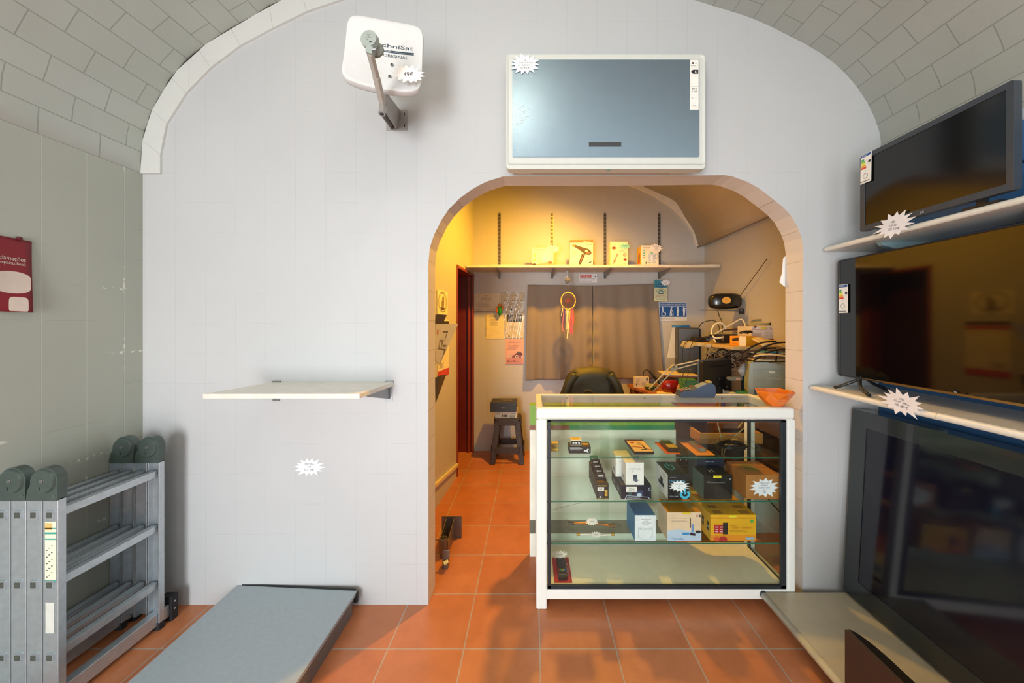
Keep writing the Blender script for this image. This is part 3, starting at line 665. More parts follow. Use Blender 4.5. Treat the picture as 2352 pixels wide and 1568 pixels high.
# ---- poster of the complaints book on the left wall
t = thing('notice_poster', 'dark red complaints book poster peeling off the left wall', 'poster', (XL+.001, 1.30, PZ(718, 1.445)))
py0, py1, ph = 1.16-1.30, 1.445-1.30, .275
def pw(u, v):   # u 0..1 along y, v 0..1 up; lower corner lifts off
    lift = .004+.022*(max(0, u-.55)/.45)**2*(1-v)**1.3
    return (lift, py0+(py1-py0)*u-.012*(1-v)*u, v*ph+.010*(1-u))
RD = M('#7b1620', .55, 0, .05)
b = B(); b.grid(pw, 16, 12, RD); b.build('sheet', t, smooth=True, solid=.0006)
def onp(x, z, o=.0012): p = pw(x, z); return (p[0]+o, p[1], p[2])
b = B(); PC = M('#c9b9ab', .6)
def blob(cx, cz, rx, rz, sq_=2.0, mat=PC):
    n = 26; c = onp(cx, cz); pts = []
    for i in range(n):
        a = 2*PI*i/n; pts.append((min(.985, cx+rx*abs(math.cos(a))**(2/sq_)*(1 if math.cos(a) > 0 else -1)), max(.01, cz+rz*abs(math.sin(a))**(2/sq_)*(1 if math.sin(a) > 0 else -1))))
    b.add([c]+[onp(*p) for p in pts], [(0, 1+i, 1+(i+1) % n) for i in range(n)], mat)
blob(.82, .40, .19, .150, 2.4); blob(.875, .10, .085, .105, 5)
b.text('Livro de Reclamações', .675, .725, .058, M('#cfc2b8', .6, var=0), .53, fn=onp); b.text('The Complaints Book', .76, .660, .040, M('#cfc2b8', .6, var=0), .36, fn=onp); b.build('printing', t)
b = B(); b.cyl((.001, py1-.035, ph+.004), (.010, py1-.035, ph+.004), .008, .006, M('#5a1a1c', .6), 12); b.build('pin', t)

# ---- television wall on the right: blue slat panel, shelves, sets
BL_ = M('#2f5f8f', .4, 0, .05); BLD = M('#16304a', .5)
t = thing('slat_panel', 'blue slotted display panel covering the right wall behind the televisions', 'wall panel', (XR, .6, .3))
for k in range(12):
    z0 = .0+k*.152
    if z0+.3 > 2.10: break
    b = B(); b.span((-.020, -1.4, z0), (-.004, 1.25, z0+.142), BL_); b.build('slat_board', t, bevel=.003)
b = B(); b.span((-.004, -1.4, 0), (-.001, 1.25, 1.80), BLD); b.build('backing', t)
def tvshelf(name, label, x0, z1, th, ys, rzs=0):
    t = thing(name, label, 'shelf', (x0, ys[0], z1-th))
    for k, (ya, yb, dx, dz) in enumerate(ys[1]):
        b = B(); b.span((dx, ya-ys[0], dz), (XR-.022-x0, yb-ys[0], th+dz), SH); b.build('board', t)
        b = B(); b.tube([(dx, ya-ys[0]+.002, th/2+dz), (dx, yb-ys[0]-.002, th/2+dz)], th*.56, SHE, 12, 0); b.build('edge_band', t)
    for yb in ys[2]:
        b = B(); z = 0; x1 = XR-.022-x0; y = yb-ys[0]
        b.hexa([(.06, y-.012, -.018), (.06, y+.012, -.018), (x1, y+.012, -.075), (x1, y-.012, -.075), (.05, y-.012, -.001), (.05, y+.012, -.001), (x1, y+.012, -.001), (x1, y-.012, -.001)], M('#7f979c', .4, .2)); b.build('bracket', t, bevel=.002)
    return t
tvshelf('display_shelf', 'upper cream shelf on the right wall carrying the smaller television', 1.452, 1.776, .020, (1.0, [(1.02, 1.845, 0, 0), (-.4, 1.018, -.006, .004)], [1.62, 1.12]))
tvshelf('display_shelf', 'middle cream shelf on the right wall carrying the large flat television', 1.386, 1.094, .022, (1.0, [(1.27, 1.852, 0, 0), (-.4, 1.268, -.004, .002)], [1.55, .9]))
t = thing('display_plinth', 'low cream display bench along the right wall under the big plasma set', 'bench', (1.115, 1.0, 0))
SH2 = M('#b3a78c', .3, 0, .05)
b = B(); b.span((.012, -1.2, .066), (XR-.022-1.115, .818, .092), SH2); b.build('top_board', t)
b = B(); b.tube([(.013, -1.2, .079), (.013, .816, .079)], .0155, M('#d9d6c6', .3), 14, 0); b.build('edge_band', t, smooth=True)
b = B(); b.cyl((.013, .816, .079), (.013, .823, .079), .0165, .0165, M('#20303c', .4), 16); b.build('end_cap', t)
b = B(); b.span((.035, -1.2, .045), (.06, .76, .066), M('#c9beb6', .4)); b.span((.10, -1.2, 0), (.13, .72, .066), M('#5a4a42', .6)); b.build('lower_rail', t)

def screen(name, label, x, ya, yb, z0, z1, bez, th, glassm, framem, tilt=0, back=.0):
    """television whose screen faces -X; ya near end, yb far end, x at the front of the bezel"""
    t = thing(name, label, 'television', (x, (ya+yb)/2, z0), ry=tilt)
    W = (yb-ya)/2; H = z1-z0
    o = rrect(-W, 0, W, H, .008); i_ = rrect(-W+bez, bez*1.15, W-bez, H-bez, .003); n = len(o)
    b = B(); b.add([(0, p, q) for p, q in o]+[(.002, p, q) for p, q in i_]+[(.006, p, q) for p, q in i_]+[(th, p, q) for p, q in o], 
        [(k, (k+1) % n, n+(k+1) % n, n+k) for k in range(n)]+[(n+k, n+(k+1) % n, 2*n+(k+1) % n, 2*n+k) for k in range(n)]+[(k, (k+1) % n, 3*n+(k+1) % n, 3*n+k) for k in range(n)]+[tuple(range(3*n, 4*n))], framem)
    b.build('bezel', t, bevel=.0012)
    b = B(); b.add([(.005, p, q) for p, q in i_], [tuple(range(n))], glassm); b.build('screen', t)
    return t, W, H
SCR1 = M('#0b0c0e', .14, 0, .02); SCR2 = M('#070709', .06, 0, .02, coat=.3); SCR3 = M('#0b0d1c', .10, 0, .02, coat=.1)
BZ = M('#3a4047', .35, .1)
def elabel(b, w, h):
    b.span((0, -.0002, 0), (w, .0003, h), PAPER)
    prints(b, [('r', .04,.90,.96,.985,'#27548f'), ('t', .35,.945,'ENERG', .04,'#e8e8ec'), ('p', [(.08,.83),(.30,.83),(.36,.80),(.30,.77),(.08,.77)],'#2f9a55'), ('p', [(.08,.76),(.36,.76),(.42,.73),(.36,.70),(.08,.70)],'#7fbf3f'), ('p', [(.08,.69),(.42,.69),(.48,.66),(.42,.63),(.08,.63)],'#e6e043'), ('p', [(.08,.62),(.48,.62),(.54,.59),(.48,.56),(.08,.56)],'#e8a53a'), ('p', [(.08,.55),(.54,.55),(.60,.52),(.54,.49),(.08,.49)],'#d94a32'), ('p', [(.70,.69),(.78,.73),(.96,.73),(.96,.65),(.78,.65)],'#16181c'), ('t', .5,.42,'32', .03,'#33363c'), ('o', .5,.24,.22,.09,'#5a5c60',.03), ('r', .04,.05,.9,.07,'#33363c')], w, h, -.0002)
t1, W1, H1 = screen('television', 'smaller black television standing on the upper right shelf', 1.434, 1.112, 1.634, 1.800, 2.128, .020, .026, SCR1, BZ)
b = B(); b.T = Matrix.Translation((-.002, W1-.028, .185)) @ Rz(-PI/2) ; b.T = Matrix.Translation((-.0015, W1-.004, .205)) @ Rz(-PI/2) @ Ry(.02); elabel(b, .052, .125); b.build('energy_label', t1)
b = B(); b.T = Matrix.Translation((-.0006, -.0, .010)) @ Rz(-PI/2); b.text('LG', .0, 0, .008, M('#c9ccd0', .4)); b.build('lettering', t1)
for y in (-.16, .16):
    b = B(); b.span((.02, y-.05, -.021), (.12, y+.05, -.013), BLACK); b.span((.022, y-.012, -.013), (.035, y+.012, .02), BLACK); b.build('foot', t1)
t2, W2, H2 = screen('television', 'large flat television on splayed feet on the middle right shelf', 1.476, .84, 1.802, 1.1505, 1.704, .006, .05, SCR2, M('#1d2023', .3))
b = B(); b.T = Matrix.Translation((-.0015, W2-.006, .300)) @ Rz(-PI/2); elabel(b, .052, .135); b.build('energy_label', t2)
b = B(); b.span((-.0016, -W2, .0), (.012, .25, .008), M('#8a6c3c', .25, .6)); b.build('lower_trim', t2)
b = B(); b.T = Matrix.Translation((-.0006, -.02, .012)) @ Rz(-PI/2); b.text('LG', .0, 0, .006, M('#c9ccd0', .4)); b.build('lettering', t2)
for yy in (.36, -.36):
    b = B(); 
    b.tube([(.02, yy, .012), (-.03, yy+.01, -.015), (-.075, yy+.05, -.0475)], .007, BLACK, 10); b.tube([(.02, yy, .012), (.06, yy, -.02), (.12, yy-.01, -.0475)], .007, BLACK, 10)
    b.tube([(.0, yy, -.004), (-.05, yy-.06, -.03), (-.075, yy-.13, -.0475)], .007, BLACK, 10); b.build('foot', t2, smooth=True)
t3, W3, H3 = screen('television', 'huge dark plasma television leaning on the low bench under the shelves', 1.515, .42, 1.820, .106, .988, .075, .09, SCR3, M('#1f2628', .22, 0, .03, coat=.4), tilt=.055)
b = B(); b.span((.02, -.25, -.004), (.09, .25, .012), BLACK); b.build('foot', t3)
star('price_star', Matrix.Translation((1.4305, 1.478, PZ(517, 1.476))) @ Rz(-PI/2) @ Ry(-.12), .175, .105, ['LED', 'LG 32"', 'SÓ 169€'], 12, '#e6e3e3', label='white price star hanging from the edge of the upper right shelf', sizes=[.008,.008,.009], tilt=-.25)
star('price_star', Matrix.Translation((1.3700, 1.385, PZ(925, 1.385))) @ Rz(-PI/2) @ Ry(.10), .185, .100, ['LED', 'LG 43" 109cm', 'SÓ 289 €'], 15, '#dedadc', label='white price star stuck on the edge of the middle right shelf', sizes=[.007,.007,.009], tilt=-.05)
# dark brown panel piece in the near right corner
t = thing('floor_speaker', 'dark brown floor speaker with a curved black side in the near right corner', 'speaker', (.921, .80, 0))
b = B(); b.slabx([(-.75, 0), (.30, 0), (.30, .500), (-.75, .500)], 0, .012, M('#301c12', .5, 0, .1)); b.build('side_panel', t, bevel=.002)
b = B()
def bk(u, v):
    d = 1.05*v*v; k = math.sqrt(max(0, 1-(1-min(1, d/.10))**2)); x = .012+.034*k*math.sin(min(1, u*1.6)*PI/2)
    return (x, .30-d, .500-.006*(x-.012)/.034 if u < .62 else .494*(1-(u-.62)/.38))
b.grid(bk, 20, 40, M('#15140f', .25)); b.build('curved_back', t, smooth=True)
b = B(); b.span((-.0012, .20, .0), (.0005, .224, .415), M('#120c0a', .5)); b.build('slot', t)
# ================================================================== THE DISPLAY CASE
CX0, CX1, CY0, CY1, CT = .020, 1.292, 1.828, 2.205, .987
t = thing('display_case', 'white framed glass display case standing in the archway', 'display case', ((CX0+CX1)/2, (CY0+CY1)/2, 0))
cw = (CX1-CX0)/2; cd = (CY1-CY0)/2
CW = M('#e6e7e0', .3, 0, .02); GK = M('#23282c', .4)
pw_ = .054
for sx in (-1, 1):
    for sy in (-1, 1):
        x0 = -cw if sx < 0 else cw-pw_+.012; y0 = -cd if sy < 0 else cd-.045
        b = B(); b.span((x0, y0, 0 if sx*sy != 0 else 0), (x0+(pw_ if sx < 0 else pw_-.012), y0+.045, CT-.057), CW); b.build('post', t, bevel=.008, seg=3)
def rail(name, a, c, bev=.010):
    b = B(); b.span(a, c, CW); return b.build(name, t, bevel=bev, seg=3)
rail('top_rail', (-cw, -cd, CT-.060), (cw, -cd+.052, CT), .016)
rail('top_rail', (-cw, cd-.030, CT-.050), (cw, cd, CT), .010)
for s_ in (-1, 1): rail('top_rail', (s_*cw-(0 if s_ < 0 else .034), -cd+.03, CT-.05), (s_*cw+(.034 if s_ < 0 else 0), cd-.01, CT), .008)
rail('bottom_rail', (-cw+.03, -cd+.001, .050), (cw-.03, -cd+.040, .098), .003)
rail('bottom_rail', (-cw+.03, cd-.040, .050), (cw-.03, cd-.001, .112), .003)
for s_ in (-1, 1): rail('bottom_rail', (s_*cw-(-.004 if s_ < 0 else .044), -cd+.03, .050), (s_*cw+(.044 if s_ < 0 else -.004), cd-.03, .098), .003)
gx0, gx1, gz0, gz1 = PX(1258, CY0)-(CX0+CX1)/2, PX(1807, CY0)-(CX0+CX1)/2, PZ(1353, CY0), PZ(966, CY0)
b = B()
for a, c in (((gx0, gz0), (gx1, gz0+.017)), ((gx0, gz1-.008), (gx1, gz1)), ((gx0, gz0), (gx0+.016, gz1)), ((gx1-.026, gz0), (gx1, gz1))): b.span((a[0], -cd+.002, a[1]), (c[0], -cd+.016, c[1]), GK)
for s_ in (-1, 1):
    xx = s_*(cw-.042)
    b.span((xx-.006, -cd+.045, gz0), (xx+.006, cd-.045, gz0+.012), GK); b.span((xx-.006, cd-.062, gz0), (xx+.006, cd-.044, gz1), GK)
b.build('gasket', t, bevel=.001)
b = B(); b.span((gx0+.01, -cd+.008, gz0+.008), (gx1-.012, -cd+.0125, gz1-.004), GLASS); b.build('front_glass', t)
for s_ in (-1, 1):
    b = B(); xx = s_*(cw-.032); b.span((xx-.0025, -cd+.046, .10), (xx+.0025, cd-.046, CT-.052), GLASS); b.build('side_glass', t)
b = B(); b.span((-cw+.030, -cd+.050, CT-.008), (cw-.030, cd-.028, CT-.002), SHELFGLASS); b.build('top_glass', t)
b = B(); b.span((-cw+.04, cd-.030, .115), (-cw+.04+.385, cd-.026, CT-.056), SHELFGLASS); b.build('sliding_glass', t)
b = B(); b.span((-cw+.38, cd-.022, .115), (cw-.05, cd-.018, CT-.056), SHELFGLASS); b.build('sliding_glass', t)
BOT = M('#efe9cc', .16, 0, .03)
b = B(); b.span((-cw+.045, -cd+.017, .098), (cw-.048, cd-.042, .113), BOT); b.build('floor_board', t)
SZ = [.739, .522, .314]
for z in SZ:
    b = B(); b.span((-cw+.040, -cd+.024, z-.006), (cw-.040, cd-.050, z), SHELFGLASS); g = b.build('glass_shelf', t)
    b = B(); b.span((-cw+.040, -cd+.0225, z-.0060), (cw-.040, -cd+.0238, z), EDGE); b.build('shelf_edge', g)
for x in (-.45, 0, .45): b = B(); b.cyl((x, cd-.0295, CT-.02), (x, cd-.0315, CT-.02), .004, .004, GK, 10); b.build('screw', t)

# ---- goods on the top glass shelf
YF = CY0+.040
def fx(px, y=YF): return PX(px, y)
Z1, Z2, Z3, Z0 = SZ[0]+.0006, SZ[1]+.0006, SZ[2]+.0006, .1136
KR = '#b98a58'; DK = '#1c1a1a'; YEL = '#d99a1c'
carton('small_box', 'tiny brown and gold packet at the left end of the top glass shelf', 'packet', fx(1266,1.93), fx(1283,1.93), 1.93, .045, Z1, .040, '#9c7c3c', [('r',.1,.15,.9,.35,'#d6b23a'),('l',.15,.6,.85,.04,.1,3,'#5c4a20')], top=[('r',.1,.2,.9,.8,'#e0cc98')])
r = carton('adapter_box', 'low black box with white print on the top glass shelf', 'box', fx(1307,1.90), fx(1357,1.90), 1.90, .075, Z1, .036, DK, [('l',.05,.78,.7,.07,.15,3,'#c9ccd0'),('e',.87,.4,.07,.28,'#d8dce0'),('r',.68,.28,.8,.5,'#d8dce0'),('e',.90,.4,.035,.18,'#1c1a1a')], top=[('r',.3,.2,.55,.6,'#d9a06a'),('r',.65,.3,.93,.7,'#c99a4a')])
carton('adapter_box', 'little white and yellow packet with three dots lying on the low black box', 'packet', fx(1311,1.915), fx(1336,1.915), 1.915, .045, Z1+.0366, .028, '#e9e0c0', [('r',.02,.08,.98,.85,'#1c1a1a'),('e',.25,.45,.09,.16,'#e4e2de'),('e',.5,.45,.09,.16,'#e4e2de'),('e',.75,.45,.09,.16,'#e4e2de')], top=[('r',.15,.1,.85,.9,'#d9b02c')])
r = carton('antenna_box', 'flat black-edged carton with a cream printed top and a wand picture', 'box', fx(1457,1.885), fx(1503,1.885), 1.885, .20, Z1, .014, '#2a1a16', [], top=[('r',.03,.02,.97,.98,'#e2bd88'),('r',.03,.84,.97,.98,'#8a3a22'),('e',.26,.72,.12,.06,'#a8402c'),('r',.5,.52,.72,.74,'#b4935e'),('p',[(.64,.16),(.74,.16),(.72,.52),(.66,.52)],'#1a1816'),('r',.45,.14,.70,.19,'#1a1816'),('p',[(.05,.42),(.5,.36),(.97,.14),(.97,.10),(.5,.31),(.05,.37)],'#b4502c')])
def card(name, label, x0, x1, y0, d, col, bx, bcol, bcol2, z=Z1):
    t = thing(name, label, 'blister pack', ((x0+x1)/2, y0+d/2, z), rx=0)
    w = (x1-x0)
    b = B(); b.span((-w/2, -d/2, 0), (w/2, d/2, .0015), M(col, .5)); b.build('backing_card', t)
    b = B(); a = bx; b.span((a[0]*w-w/2, -d/2+a[1]*d, .0015), (a[2]*w-w/2, -d/2+a[3]*d, .0015+a[4]), M(bcol, .3, .3)); b.span((a[0]*w-w/2, -d/2+a[1]*d, .0016+a[4]), (a[2]*w-w/2, -d/2+(a[1]*.6+a[3]*.4)*d, .003+a[4]), M(bcol2, .4)); b.build('battery_pack', t, bevel=.001)
    b = B(); b.span((a[0]*w-w/2-.006, -d/2+a[1]*d-.006, .0015), (a[2]*w-w/2+.006, -d/2+a[3]*d+.006, .006+a[4]), FILM); b.build('clear_blister', t)
    return t
card('blister_pack', 'orange blister card with a black and gold block on the top glass shelf', fx(1529,1.90), fx(1562,1.90), 1.89, .19, '#c8662a', (.30,.16,.95,.80,.022), '#3a3218', '#d6b23a')
card('blister_pack', 'larger amber blister card with a grey block, right of the orange one', fx(1596,1.885), fx(1640,1.885), 1.875, .21, '#d98a1c', (.40,.22,.72,.82,.018), '#8b8a74', '#a85a2a')
t = thing('bagged_cable', 'black coiled cable in a clear plastic bag at the right of the top shelf', 'cable', (fx(1680, 1.98), 1.98, Z1))
b = B(); rd = random.Random(5)
for k in range(7):
    pts = [((.065+.008*rd.random())*math.cos(a)*(1+.15*math.sin(k)), (.040+.01*rd.random())*math.sin(a), .008+.003*k+.003*math.sin(a*2+k)) for a in [2*PI*i/14+rd.random()*.1 for i in range(15)]]
    b.tube(pts, .0032, BLACK, 6, 2)
b.build('cable_coil', t, smooth=True)
b = B(); b.span((-.012, -.018, .028), (.025, .010, .044), BLACK); b.cyl((-.05, -.03, .03), (-.01, -.035, .03), .004, .004, M('#c9962a'), 8); b.cyl((.0, .01, .045), (.03, .005, .045), .004, .004, M('#c9962a'), 8); b.build('plug', t, bevel=.002)
b = B(); b.grid(lambda u, v: (-.095+.19*u, -.06+.13*v, .012+.055*math.sin(PI*u)**.7*math.sin(PI*min(1, v*1.05))**.8+.003*math.sin(u*40+v*13)), 24, 14, FILM); b.build('plastic_bag', t, smooth=True)

# ---- middle shelf
for k in range(5):
    yk = 1.868+k*.053
    x0, x1 = fx(1371, 1.868), fx(1398, 1.868)
    r = carton('converter_box', ['foremost small black boxed receiver head with a paper price of 8€', 'second from the front in the row of small black boxes', 'middle box in the row of small black boxes', 'fourth from the front in the row of small black boxes', 'hindmost small black box with a green hanging tab'][k], 'box', x0, x1, yk, .052, Z2, .078+.004*k, '#1d1714',
        [('t',.5,.86,'TECHNISAT',.09,'#d6b23a',.8),('l',.12,.72,.6,.03,.05,1,'#d8d8d4'),('r',.14,.08,.5,.5,'#3a3a40'),('e',.3,.14,.08,.05,'#e4e2de'),('r',.66,.2,.9,.6,'#c99a2c'),('r',.68,.38,.88,.42,'#1d1714'),('t',.5,.05,'SINGLE LNB',.06,'#d6b23a',.85)] if k == 0 else [('t',.5,.86,'TECHNISAT',.09,'#d6b23a',.8)],
        top=[('l',.1,.75,.9,.1,.25,2,'#b58a2c')], left=[('l',.1,.9-.04*j,.8,.02,.05,1,'#8b7a5c') for j in range(0, 18, 2)], group='row of small black boxed receiver heads')
    tb = B(); tb.slab([(-.023, .078+.004*k), (.023, .078+.004*k), (.023, .110+.004*k), (-.023, .110+.004*k)], .024, .0255, M('#1e5c38' if k == 4 else '#2a201a', .5)); tb.rect(-.013, .092+.004*k, .013, .100+.004*k, M('#cfc9b8'), .0235); tb.build('hanging_tab', r)
    if k == 0:
        tb = B(); tb.span((-.026, -.0275, .042), (.006, -.0265, .060), PAPER); tb.text('8€', -.010, .051, .011, INK, None, -.0278); tb.build('price_label', r)
r = carton('camera_box', 'wide dark navy box with a paper price of 20€ on the middle glass shelf', 'box', fx(1427), fx(1496), YF, .225, Z2, .070, '#151a2c',
    [('e',.30,.38,.06,.18,'#2a5058'),('r',.48,.2,.72,.62,'#2c4466'),('e',.60,.30,.08,.12,'#b9c8d8'),('t',.93,.78,'rl',.16,'#e4e6ea'),('r',.88,.58,.98,.62,'#aab'+'0b8'),('p',[(.10,0),(.18,.28),(.90,.16),(.97,0),(.94,0),(.88,.13),(.19,.24),(.13,0)],'#b9c0cc'),('t',.30,.16,'Diseqc',.07,'#d0d6de'),('l',.18,.09,.7,.03,.06,2,'#8d98a8')], left=[('r',.2,.2,.4,.5,'#8a9690'),('r',.6,.2,.8,.5,'#8a9690')])
tb = B(); tb.span((-.052, -.1135, .036), (-.052+.056, -.113, .062), PAPER); tb.text('20€', -.024, .049, .013, M('#5a5e68'), None, -.1138); tb.build('price_label', r)
for lab, a, c, y in (('white carton with twin receiver print standing on the navy box', 1437, 1479, YF), ('white carton behind the other one on the navy box', 1414, 1447, YF+.10)):
    carton('receiver_box', lab, 'box', PX(a, y), PX(c, y) if y == YF else PX(a, y)+(PX(1479, YF)-PX(1437, YF)), y, .09, Z2+.0706, .112, '#e9e7e2', [('t',.5,.72,'TWIN LNB',.055,'#4a5568',.62),('t',.38,.60,'2x',.04,'#4a5568'),('r',.42,.28,.62,.46,'#3a4450'),('p',[(.38,.46),(.66,.46),(.60,.42),(.44,.42)],'#3a4450'),('p',[(.42,.28),(.62,.30),(.70,.20),(.58,.13),(.42,.2)],'#5a6470'),('e',.66,.22,.05,.035,'#8d96a0'),('e',.56,.05,.04,.015,'#4a5568')], top=[('t',.5,.5,'TWIN LNB',.14,'#a8885c',.6)], left=[('r',.3,.2,.7,.3,'#8a9098')], group=None)
r = carton('switch_box', 'black box with cyan power symbols and a price star', 'box', fx(1534), fx(1583), YF, .18, Z2, .121, '#17181c',
    [('t',.42,.74,'DICOM',.10,'#3fa8cc',.72),('o',.80,.20,.24,.19,'#3fb4d8',.11,2.2,2*PI+.9),('r',.75,.2,.85,.44,'#3fb4d8'),('t',.28,.12,'12V 17dB',.04,'#c8ccd0',.38),('l',.1,.9,.4,.012,.03,1,'#8a9098')], top=[('o',.45,.6,.22,.24,'#5fb8ac',.09,2.2,2*PI+.9),('r',.41,.62,.49,.9,'#5fb8ac')], left=[('r',.0,.0,1,1,'#dfe2e4'),('r',.25,.25,.7,.42,'#2c3036'),('r',.4,.42,.6,.62,'#2c3036'),('l',.3,.12,.8,.02,.05,1,'#8a9098'),('r',.62,.75,.8,.9,'#c0c4c8')])
star('price_tag', Matrix.Translation((.002, -.0915, .066)), .108, .066, ['LNB QUAD', 'SÓ', '30€'], 21, '#eceef2', parent=r, sizes=[.006,.006,.006])
r = carton('satellite_box', 'large black box with a yellow label at the front of the middle shelf', 'box', fx(1616), fx(1682), YF, .125, Z2, .118, '#15120f',
    [('r',.34,.90,.62,1.0,'#e2d02c'),('t',.48,.95,'13,90 €',.035,'#8a7a1c'),('t',.93,.86,'rl',.09,'#e8e8ea'),('t',.17,.76,'BLACK',.035,'#6a6c70'),('t',.43,.70,'Terrestrial Microconverter',.028,'#a8acb0',.62),('p',[(.4,.6),(.9,.35),(.95,0),(.35,0)],'#1f1c19')], top=[('t',.45,.5,'rl',.3,'#d8d4cc')], left=[('r',0,0,1,1,'#4f6058')])
r = carton('satellite_box', 'tall dark navy box with a hanging flap behind the black box', 'box', PX(1600, 2.01), PX(1661, 2.01), 2.005, .11, Z2, .160, '#141c30', [('t',.48,.86,'Black Line',.04,'#aab0bc',.3)])
r = carton('shipping_box', 'plain brown cardboard box with a large price star on the middle shelf', 'box', fx(1714), fx(1793), YF, .19, Z2, .121, '#a8703a', [], top=[('r',.2,.25,.6,.75,'#8a7a3c'),('l',.22,.65,.58,.05,.12,3,'#6a5c2c'),('r',0,.49,1,.505,'#8a5a2c')])
star('price_tag', Matrix.Translation((.004, -.0965, .058)), .150, .102, ['LNB QUAD', 'HUMAX', 'C/ ENT. TDT', 'SÓ', '39€'], 33, '#e6e9f0', parent=r, n=13, sizes=[.0068]*5, inner=.66)

# ---- bottom glass shelf
t = thing('bagged_antenna', 'long brass-ended part in a clear plastic sleeve with a paper star', 'spare part', (fx(1358, 1.99), 1.99, Z3))
b = B(); GOLD = M('#b57a3a', .35, .6)
b.tube([(-.115, .012, .016), (-.04, .0, .022), (.04, .0, .018), (.105, -.010, .014)], .006, GOLD, 10); b.cyl((-.125, .014, .014), (-.09, .010, .018), .009, .009, M('#4a443a', .4, .4), 12); b.cyl((.09, -.008, .014), (.125, -.012, .014), .010, .010, M('#6a4a24', .4, .4), 12); b.build('metal_rod', t, smooth=False)
b = B(); b.grid(lambda u, v: (-.145+.30*u, -.030+.06*v-.03*u, .004+.036*math.sin(PI*v)+.004*math.sin(u*30)), 30, 8, FILM); b.build('plastic_sleeve', t, smooth=True)
star('price_tag', Matrix.Translation((.0, -.026, .045)) @ Rx(-.7), .075, .042, ['SÓ 5€'], 41, '#e9e2d6', parent=t, sizes=[.006])
t = thing('bagged_connector', 'shorter white cable with gold plugs lying in front of the brass-ended part', 'cable', (fx(1368, 1.91), 1.91, Z3))
b = B(); b.tube([(-.085, 0, .008), (-.03, .004, .006), (.04, -.002, .006), (.085, 0, .008)], .0045, M('#e2dccb', .4), 10); b.build('cable', t, smooth=True)
b = B()
for s_ in (-1, 1): b.cyl((s_*.080, 0, .008), (s_*.098, 0, .008), .006, .006, M('#c9a24a', .3, .7), 12)
b.build('plug', t)
star('price_tag', Matrix.Translation((.0, -.010, .013)) @ Rx(-.9), .065, .032, ['SÓ 3€'], 43, '#e4ddd0', parent=t, sizes=[.005])
r = carton('amplifier_box', 'blue-sided box with a white printed front and star on the lower glass shelf', 'box', fx(1458), fx(1506), YF, .16, Z3, .128, '#2f7fb5', [('r',0,0,1,1,'#dfe6ea'),('t',.5,.46,'SI-ALCAD',.05,'#55677a',.5),('o',.5,.3,.34,.28,'#9fb0bc',.012),('r',.16,.12,.175,.52,'#9fb0bc'),('r',.83,.12,.845,.52,'#9fb0bc'),('e',.2,.5,.02,.012,'#55677a'),('e',.8,.5,.02,.012,'#55677a')])
star('price_tag', Matrix.Translation((.004, -.0815, .094)), .100, .068, ['AMPLIFICADOR', 'ALCAD', '1 ENT/2 SAIDAS', 'SÓ 20€'], 47, '#e8ecf0', parent=r, sizes=[.005,.005,.005,.006])
r = carton('adapter_box', 'cream and pale blue box with an antenna picture and yellow label', 'box', fx(1533), fx(1611), YF, .14, Z3, .142, '#e6c9a8', [('p',[(0,0),(1,0),(1,.30),(.6,.36),(.3,.40),(0,.36)],'#b9cbe0'),('r',.44,.94,.68,1.0,'#e4c62c'),('t',.19,.88,'TechniSat',.022,'#5a5458',.16),('t',.33,.80,'TELTRONIC 150 Mb/s USB Adapter',.024,'#6a4a4a',.48),('l',.12,.72,.58,.010,.03,3,'#a89488'),('p',[(.665,.46),(.69,.46),(.69,.80),(.67,.80)],'#2a2c32'),('p',[(.70,.30),(.78,.32),(.77,.60),(.71,.58)],'#6f93c8'),('p',[(.66,.20),(.82,.18),(.82,.26),(.66,.30)],'#2a1c24'),('e',.90,.32,.08,.05,'#23252a'),('r',.44,.22,.64,.29,'#2f86bc'),('t',.30,.08,'TechniSat',.06,'#2f86bc',.34),('r',.84,.84,.89,.92,'#c98a8a'),('r',.92,.84,.98,.92,'#4a4a50')], top=[('r',0,0,1,1,'#c98a1c'),('r',.72,.3,.92,.8,'#a88a4a')])
Y_ = [('r',0,.86,1,.885,'#b4301c'),('r',0,0,1,.22,'#e08a1c'),('r',.08,.28,.30,.62,'#b4262a'),('r',.27,.25,.38,.70,'#241c1a'),('t',.68,.50,'AirStar TeleStick 5',.045,'#b4301c',.42),('t',.50,.58,'TechniSat',.035,'#a8401c',.14),('l',.40,.40,.85,.010,.03,3,'#b8801c'),('e',.90,.76,.045,.065,'#5a9a3c'),('p',[(.18,0),(.36,0),(.36,.10),(.30,.18),(.22,.16),(.18,.08)],'#b4262a'),('e',.13,.08,.06,.09,'#d8552c'),('r',.76,.05,.96,.14,'#8fb0c0'),('r',.40,.90,.56,.99,'#e8d82c')] + [('r',.10+.1*(i%2),.34+.09*(i//2),.16+.1*(i%2),.38+.09*(i//2),'#e0b8b0') for i in range(6)]
for k in range(5):
    carton('stick_box', ['foremost yellow and orange box with a black stick picture', 'second yellow box from the front of the lower shelf row', 'third yellow box from the front of the lower shelf row', 'fourth yellow box from the front of the lower shelf row', 'rearmost and tallest yellow box of the lower shelf row'][k], 'box', fx(1632), fx(1737), YF+k*.0555, .0548, Z3, .130+(.02 if k == 4 else 0), '#e0a81c', Y_ if k == 0 else [('r',0,.86,1,.885,'#b4301c')], top=[('r',.1,.2,.3,.8,'#a87a2c'),('r',.68,.2,.9,.8,'#a87a2c')], left=[('r',0,0,1,1,'#d8a82c'),('r',.3,.3,.7,.65,'#3a3426'),('r',.38,.42,.62,.50,'#8fb0a8')], group='yellow stick boxes in a row')

